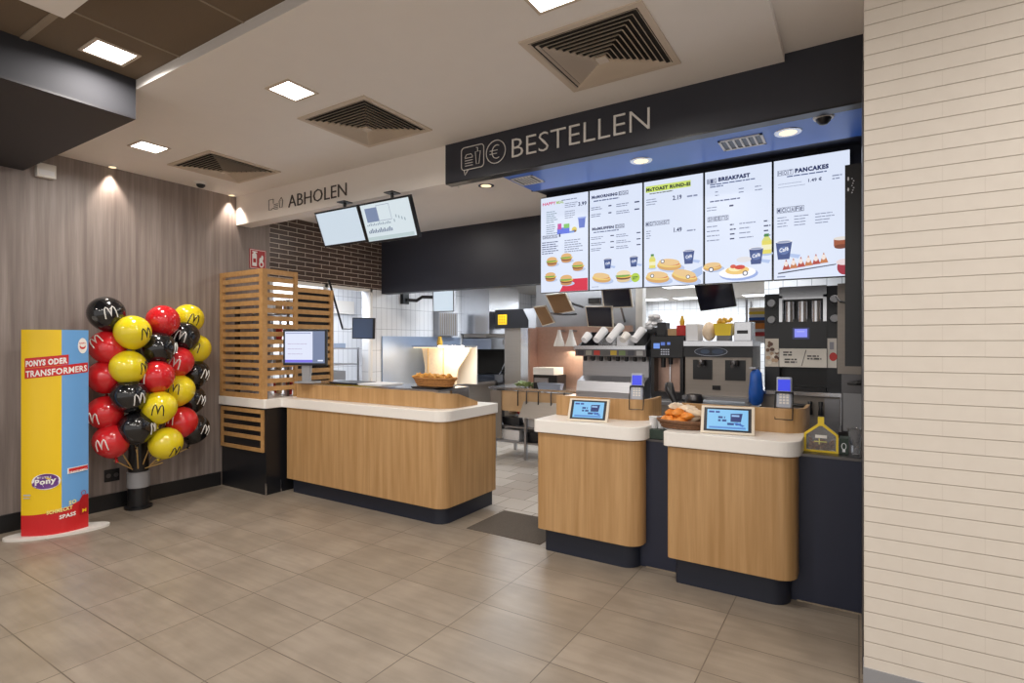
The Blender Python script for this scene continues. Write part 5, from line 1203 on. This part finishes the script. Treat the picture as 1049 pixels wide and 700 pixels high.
# drinks tower
pc = thing('tower_cabinet', 'grey steel cabinet with black tap handles under the drinks tower', 'cabinet', (-.4, 5.4, 0))
MB().box(-.705, -.12, 5.14, 5.7, 0, 1.07).build('body', 'steel_satin', pc); MB().box(-.71, -.11, 5.08, 5.7, 1.07, 1.10).build('top', 'steel_bright', pc)
MB().box(-.23, -.125, 5.13, 5.14, .55, 1.05).build('door', 'steel', pc)
for x in (-.33, -.255): MB().tube([(x, 5.10, 1.02), (x, 5.08, .98), (x, 5.09, .92)], [.018, .012, .02], 10).build('tap_handle', 'black_plastic', pc, smooth=True)
MB().tube([(-.46, 5.09, .99), (-.33, 5.09, .985)], .012, 8).build('pipe', 'black_plastic', pc)
dt = thing('drinks_tower', 'tall black drinks tower with three cup tubes, lit display and white sign', 'drinks machine', (-.4, 5.4, 1.10))
MB().box(-.68, -.565, 5.16, 5.6, 1.101, 1.92).build('cup_column', 'black_cabinet_paint', dt)
MB().box(-.565, -.215, 5.30, 5.6, 1.101, 1.70).box(-.565, -.215, 5.16, 5.3, 1.40, 1.70).build('body', 'black_plastic', dt)
MB().box(-.215, -.105, 5.17, 5.6, 1.101, 1.97).build('cup_column', 'black_cabinet_paint', dt)
MB().box(-.565, -.215, 5.18, 5.6, 1.87, 1.975).box(-.565, -.54, 5.14, 5.18, 1.68, 1.9).box(-.24, -.215, 5.14, 5.18, 1.68, 1.9).box(-.565, -.215, 5.14, 5.18, 1.88, 1.975).build('tube_box', 'steel_bright', dt)
MB().box(-.54, -.24, 5.22, 5.24, 1.68, 1.88).build('tube_recess', 'black_plastic', dt)
for k in range(3):
    x = -.49 + .1 * k
    MB().tube([(x, 5.19, 1.68), (x, 5.19, 1.85)], .042, 18).build('cup_tube', 'steel_bright', dt, smooth=True)
for (x, z) in ((-.625, 1.84), (-.625, 1.70), (-.16, 1.86), (-.16, 1.70)):
    M = Matrix.Translation((x, 5.16, z)) @ Matrix.Rotation(PI / 2, 4, 'X')
    MB().xf(M).lathe([(.038, -.002), (.038, .012), (.05, .012), (.05, -.002)], seg=20).build('cup_ring', 'black_plastic', dt, smooth=True)
    MB().xf(M).lathe([(0, .03), (.028, .03), (.034, .0), (.0, .0)][::-1], seg=18).build('cup_base', 'grey_plastic', dt, smooth=True)
a = Art(lambda x, y, l: Vector((-.565 + x, 5.1594 - l, 1.30 + y)))
a.rect(.10, .225, .235, .33, (40, 46, 84)); a.rect(.115, .21, .25, .32, (136, 142, 245)); a.rect(.13, .19, .295, .30, (190, 196, 250)); a.build('display', 'art_lit', dt)
a = Art(lambda x, y, l: Vector((-.565 + x, 5.155 - l, 1.30 + y)), .0004)
a.rect(.0, .35, .0, .155, (226, 220, 210)); a.poly([(.165, .01), (.172, .01), (.205, .145), (.198, .145)], (120, 112, 106))
a.bars(.03, .13, .10, 2, .022, .012, (70, 64, 62), seed=1); a.bars(.04, .07, .10, 2, .022, .012, (70, 64, 62), seed=2); a.bars(.21, .1, .12, 2, .022, .012, (70, 64, 62), seed=3); a.build('white_sign', 'art_print', dt)
MB().box(-.565, -.215, 5.156, 5.17, 1.30, 1.455).build('sign_plate', 'beige_plastic', dt)
a = Art(lambda x, y, l: Vector((-.68 + x, 5.1594 - l, 1.30 + y))); a.rect(.005, .11, .0, .24, (216, 206, 192)); r = random.Random(8)
for k in range(16): a.ell(.02 + .08 * r.random(), .03 + .18 * r.random(), .012 + .008 * r.random(), .016, ((120, 84, 60), (236, 226, 210), (90, 60, 44), (190, 160, 130))[k % 4], 10)
a.build('picture_panel', 'art_print', dt)
a = Art(lambda x, y, l: Vector((-.215 + x, 5.1694 - l, 1.30 + y))); a.rect(.004, .07, .0, .24, (220, 214, 206)); a.ell(.045, .09, .028, .035, (200, 50, 46)); a.rect(.02, .05, .15, .21, (150, 150, 160)); a.build('picture_panel', 'art_print', dt)
MB().box(-.56, -.22, 5.10, 5.3, 1.101, 1.13).build('drip_tray', 'black_plastic', dt)
MB().tube([(-.36, 5.25, 1.40), (-.36, 5.22, 1.33)], .03, 12).build('outlet_spout', 'black_plastic', dt, smooth=True)
# steel unit at the white wall
ic = thing('steel_dispenser', 'tall brownish steel dispenser between the drinks tower and the white brick wall', 'dispenser', (0, 4.7, 1.1))
MB().box(-.125, .25, 4.6, 5.0, 1.28, 1.93).build('casing', 'steel_satin', ic)
MB().box(-.10, .2, 4.62, 5.0, .86, 1.28).build('lower_casing', 'steel_dark', ic)
MB().tube([(-.13, 4.62, 1.84), (-.11, 4.585, 1.80), (-.06, 4.575, 1.79)], .008, 8).build('hose', 'black_plastic', ic)
MB().tube([(-.06, 4.6, 1.21), (.0, 4.55, 1.22), (.06, 4.55, 1.22)], [.008, .016, .018], 8).build('lever', 'black_plastic', ic)
MB().box(-.09, .2, 4.6, 4.62, .87, 1.14).build('ribbed_front', 'grey_plastic', ic)
dc = tag(MB().box(-.12, .25, 4.62, 5.0, 0, .859).build('base_cabinet', 'steel_dark'), 'dark steel base under the brownish dispenser by the white brick wall', 'cabinet')
# --- booth seen through the drive-through opening
quad_monitor('booth_monitor', 'dark blue monitor hanging in the drive-through opening', [(361, 325.5), (383, 326), (382.5, 347.5), (360.5, 347)], 4.72, 4.74, 'slate_screen', 'black_plastic', arm=(-5.62, 4.6, 2.3), group='booth screens')
pb = thing('price_board', 'white price board with a blue end seen through the drive-through opening', 'board', (-6.9, 5.4, 2.0))
MB().box(-7.44, -7.40, 4.7, 6.6, 2.0, 2.22).build('board', 'white_plastic', pb)
a = Art(lambda x, y, l: Vector((-7.399 + l, 4.7 + x, 2.0 + y))); a.rect(0, .35, 0, .22, (110, 160, 226)); [a.bars(.45 + .3 * k, .19, .18, 6, .03, .012, (150, 150, 180), seed=k) for k in range(4)]; a.build('print', 'art_print', pb)
sh = thing('booth_shelf', 'steel shelf unit with printers seen through the drive-through opening', 'shelf', (-6.3, 5.2, 0))
for z in (.95, 1.2, 1.42): MB().box(-6.7, -5.95, 4.7, 5.4, z, z + .015).build('shelf', 'steel', sh)
for x in (-6.7, -5.97):
    for y in (4.7, 5.38): MB().box(x, x + .02, y, y + .02, 0, 1.44).build('upright', 'steel', sh)
cbox('receipt_printer', 'grey receipt printer on the lowest booth shelf', 'printer', -6.35, -6.0, 4.8, 5.2, .966, 1.12, 'grey_plastic')
cbox('receipt_printer', 'black receipt printer on the middle booth shelf', 'printer', -6.5, -6.2, 4.75, 5.1, 1.216, 1.36, 'black_plastic')
cbox('booth_tray', 'pale blue tray on the top booth shelf', 'tray', -6.45, -6.0, 4.8, 5.2, 1.436, 1.50, 'blue_steel')
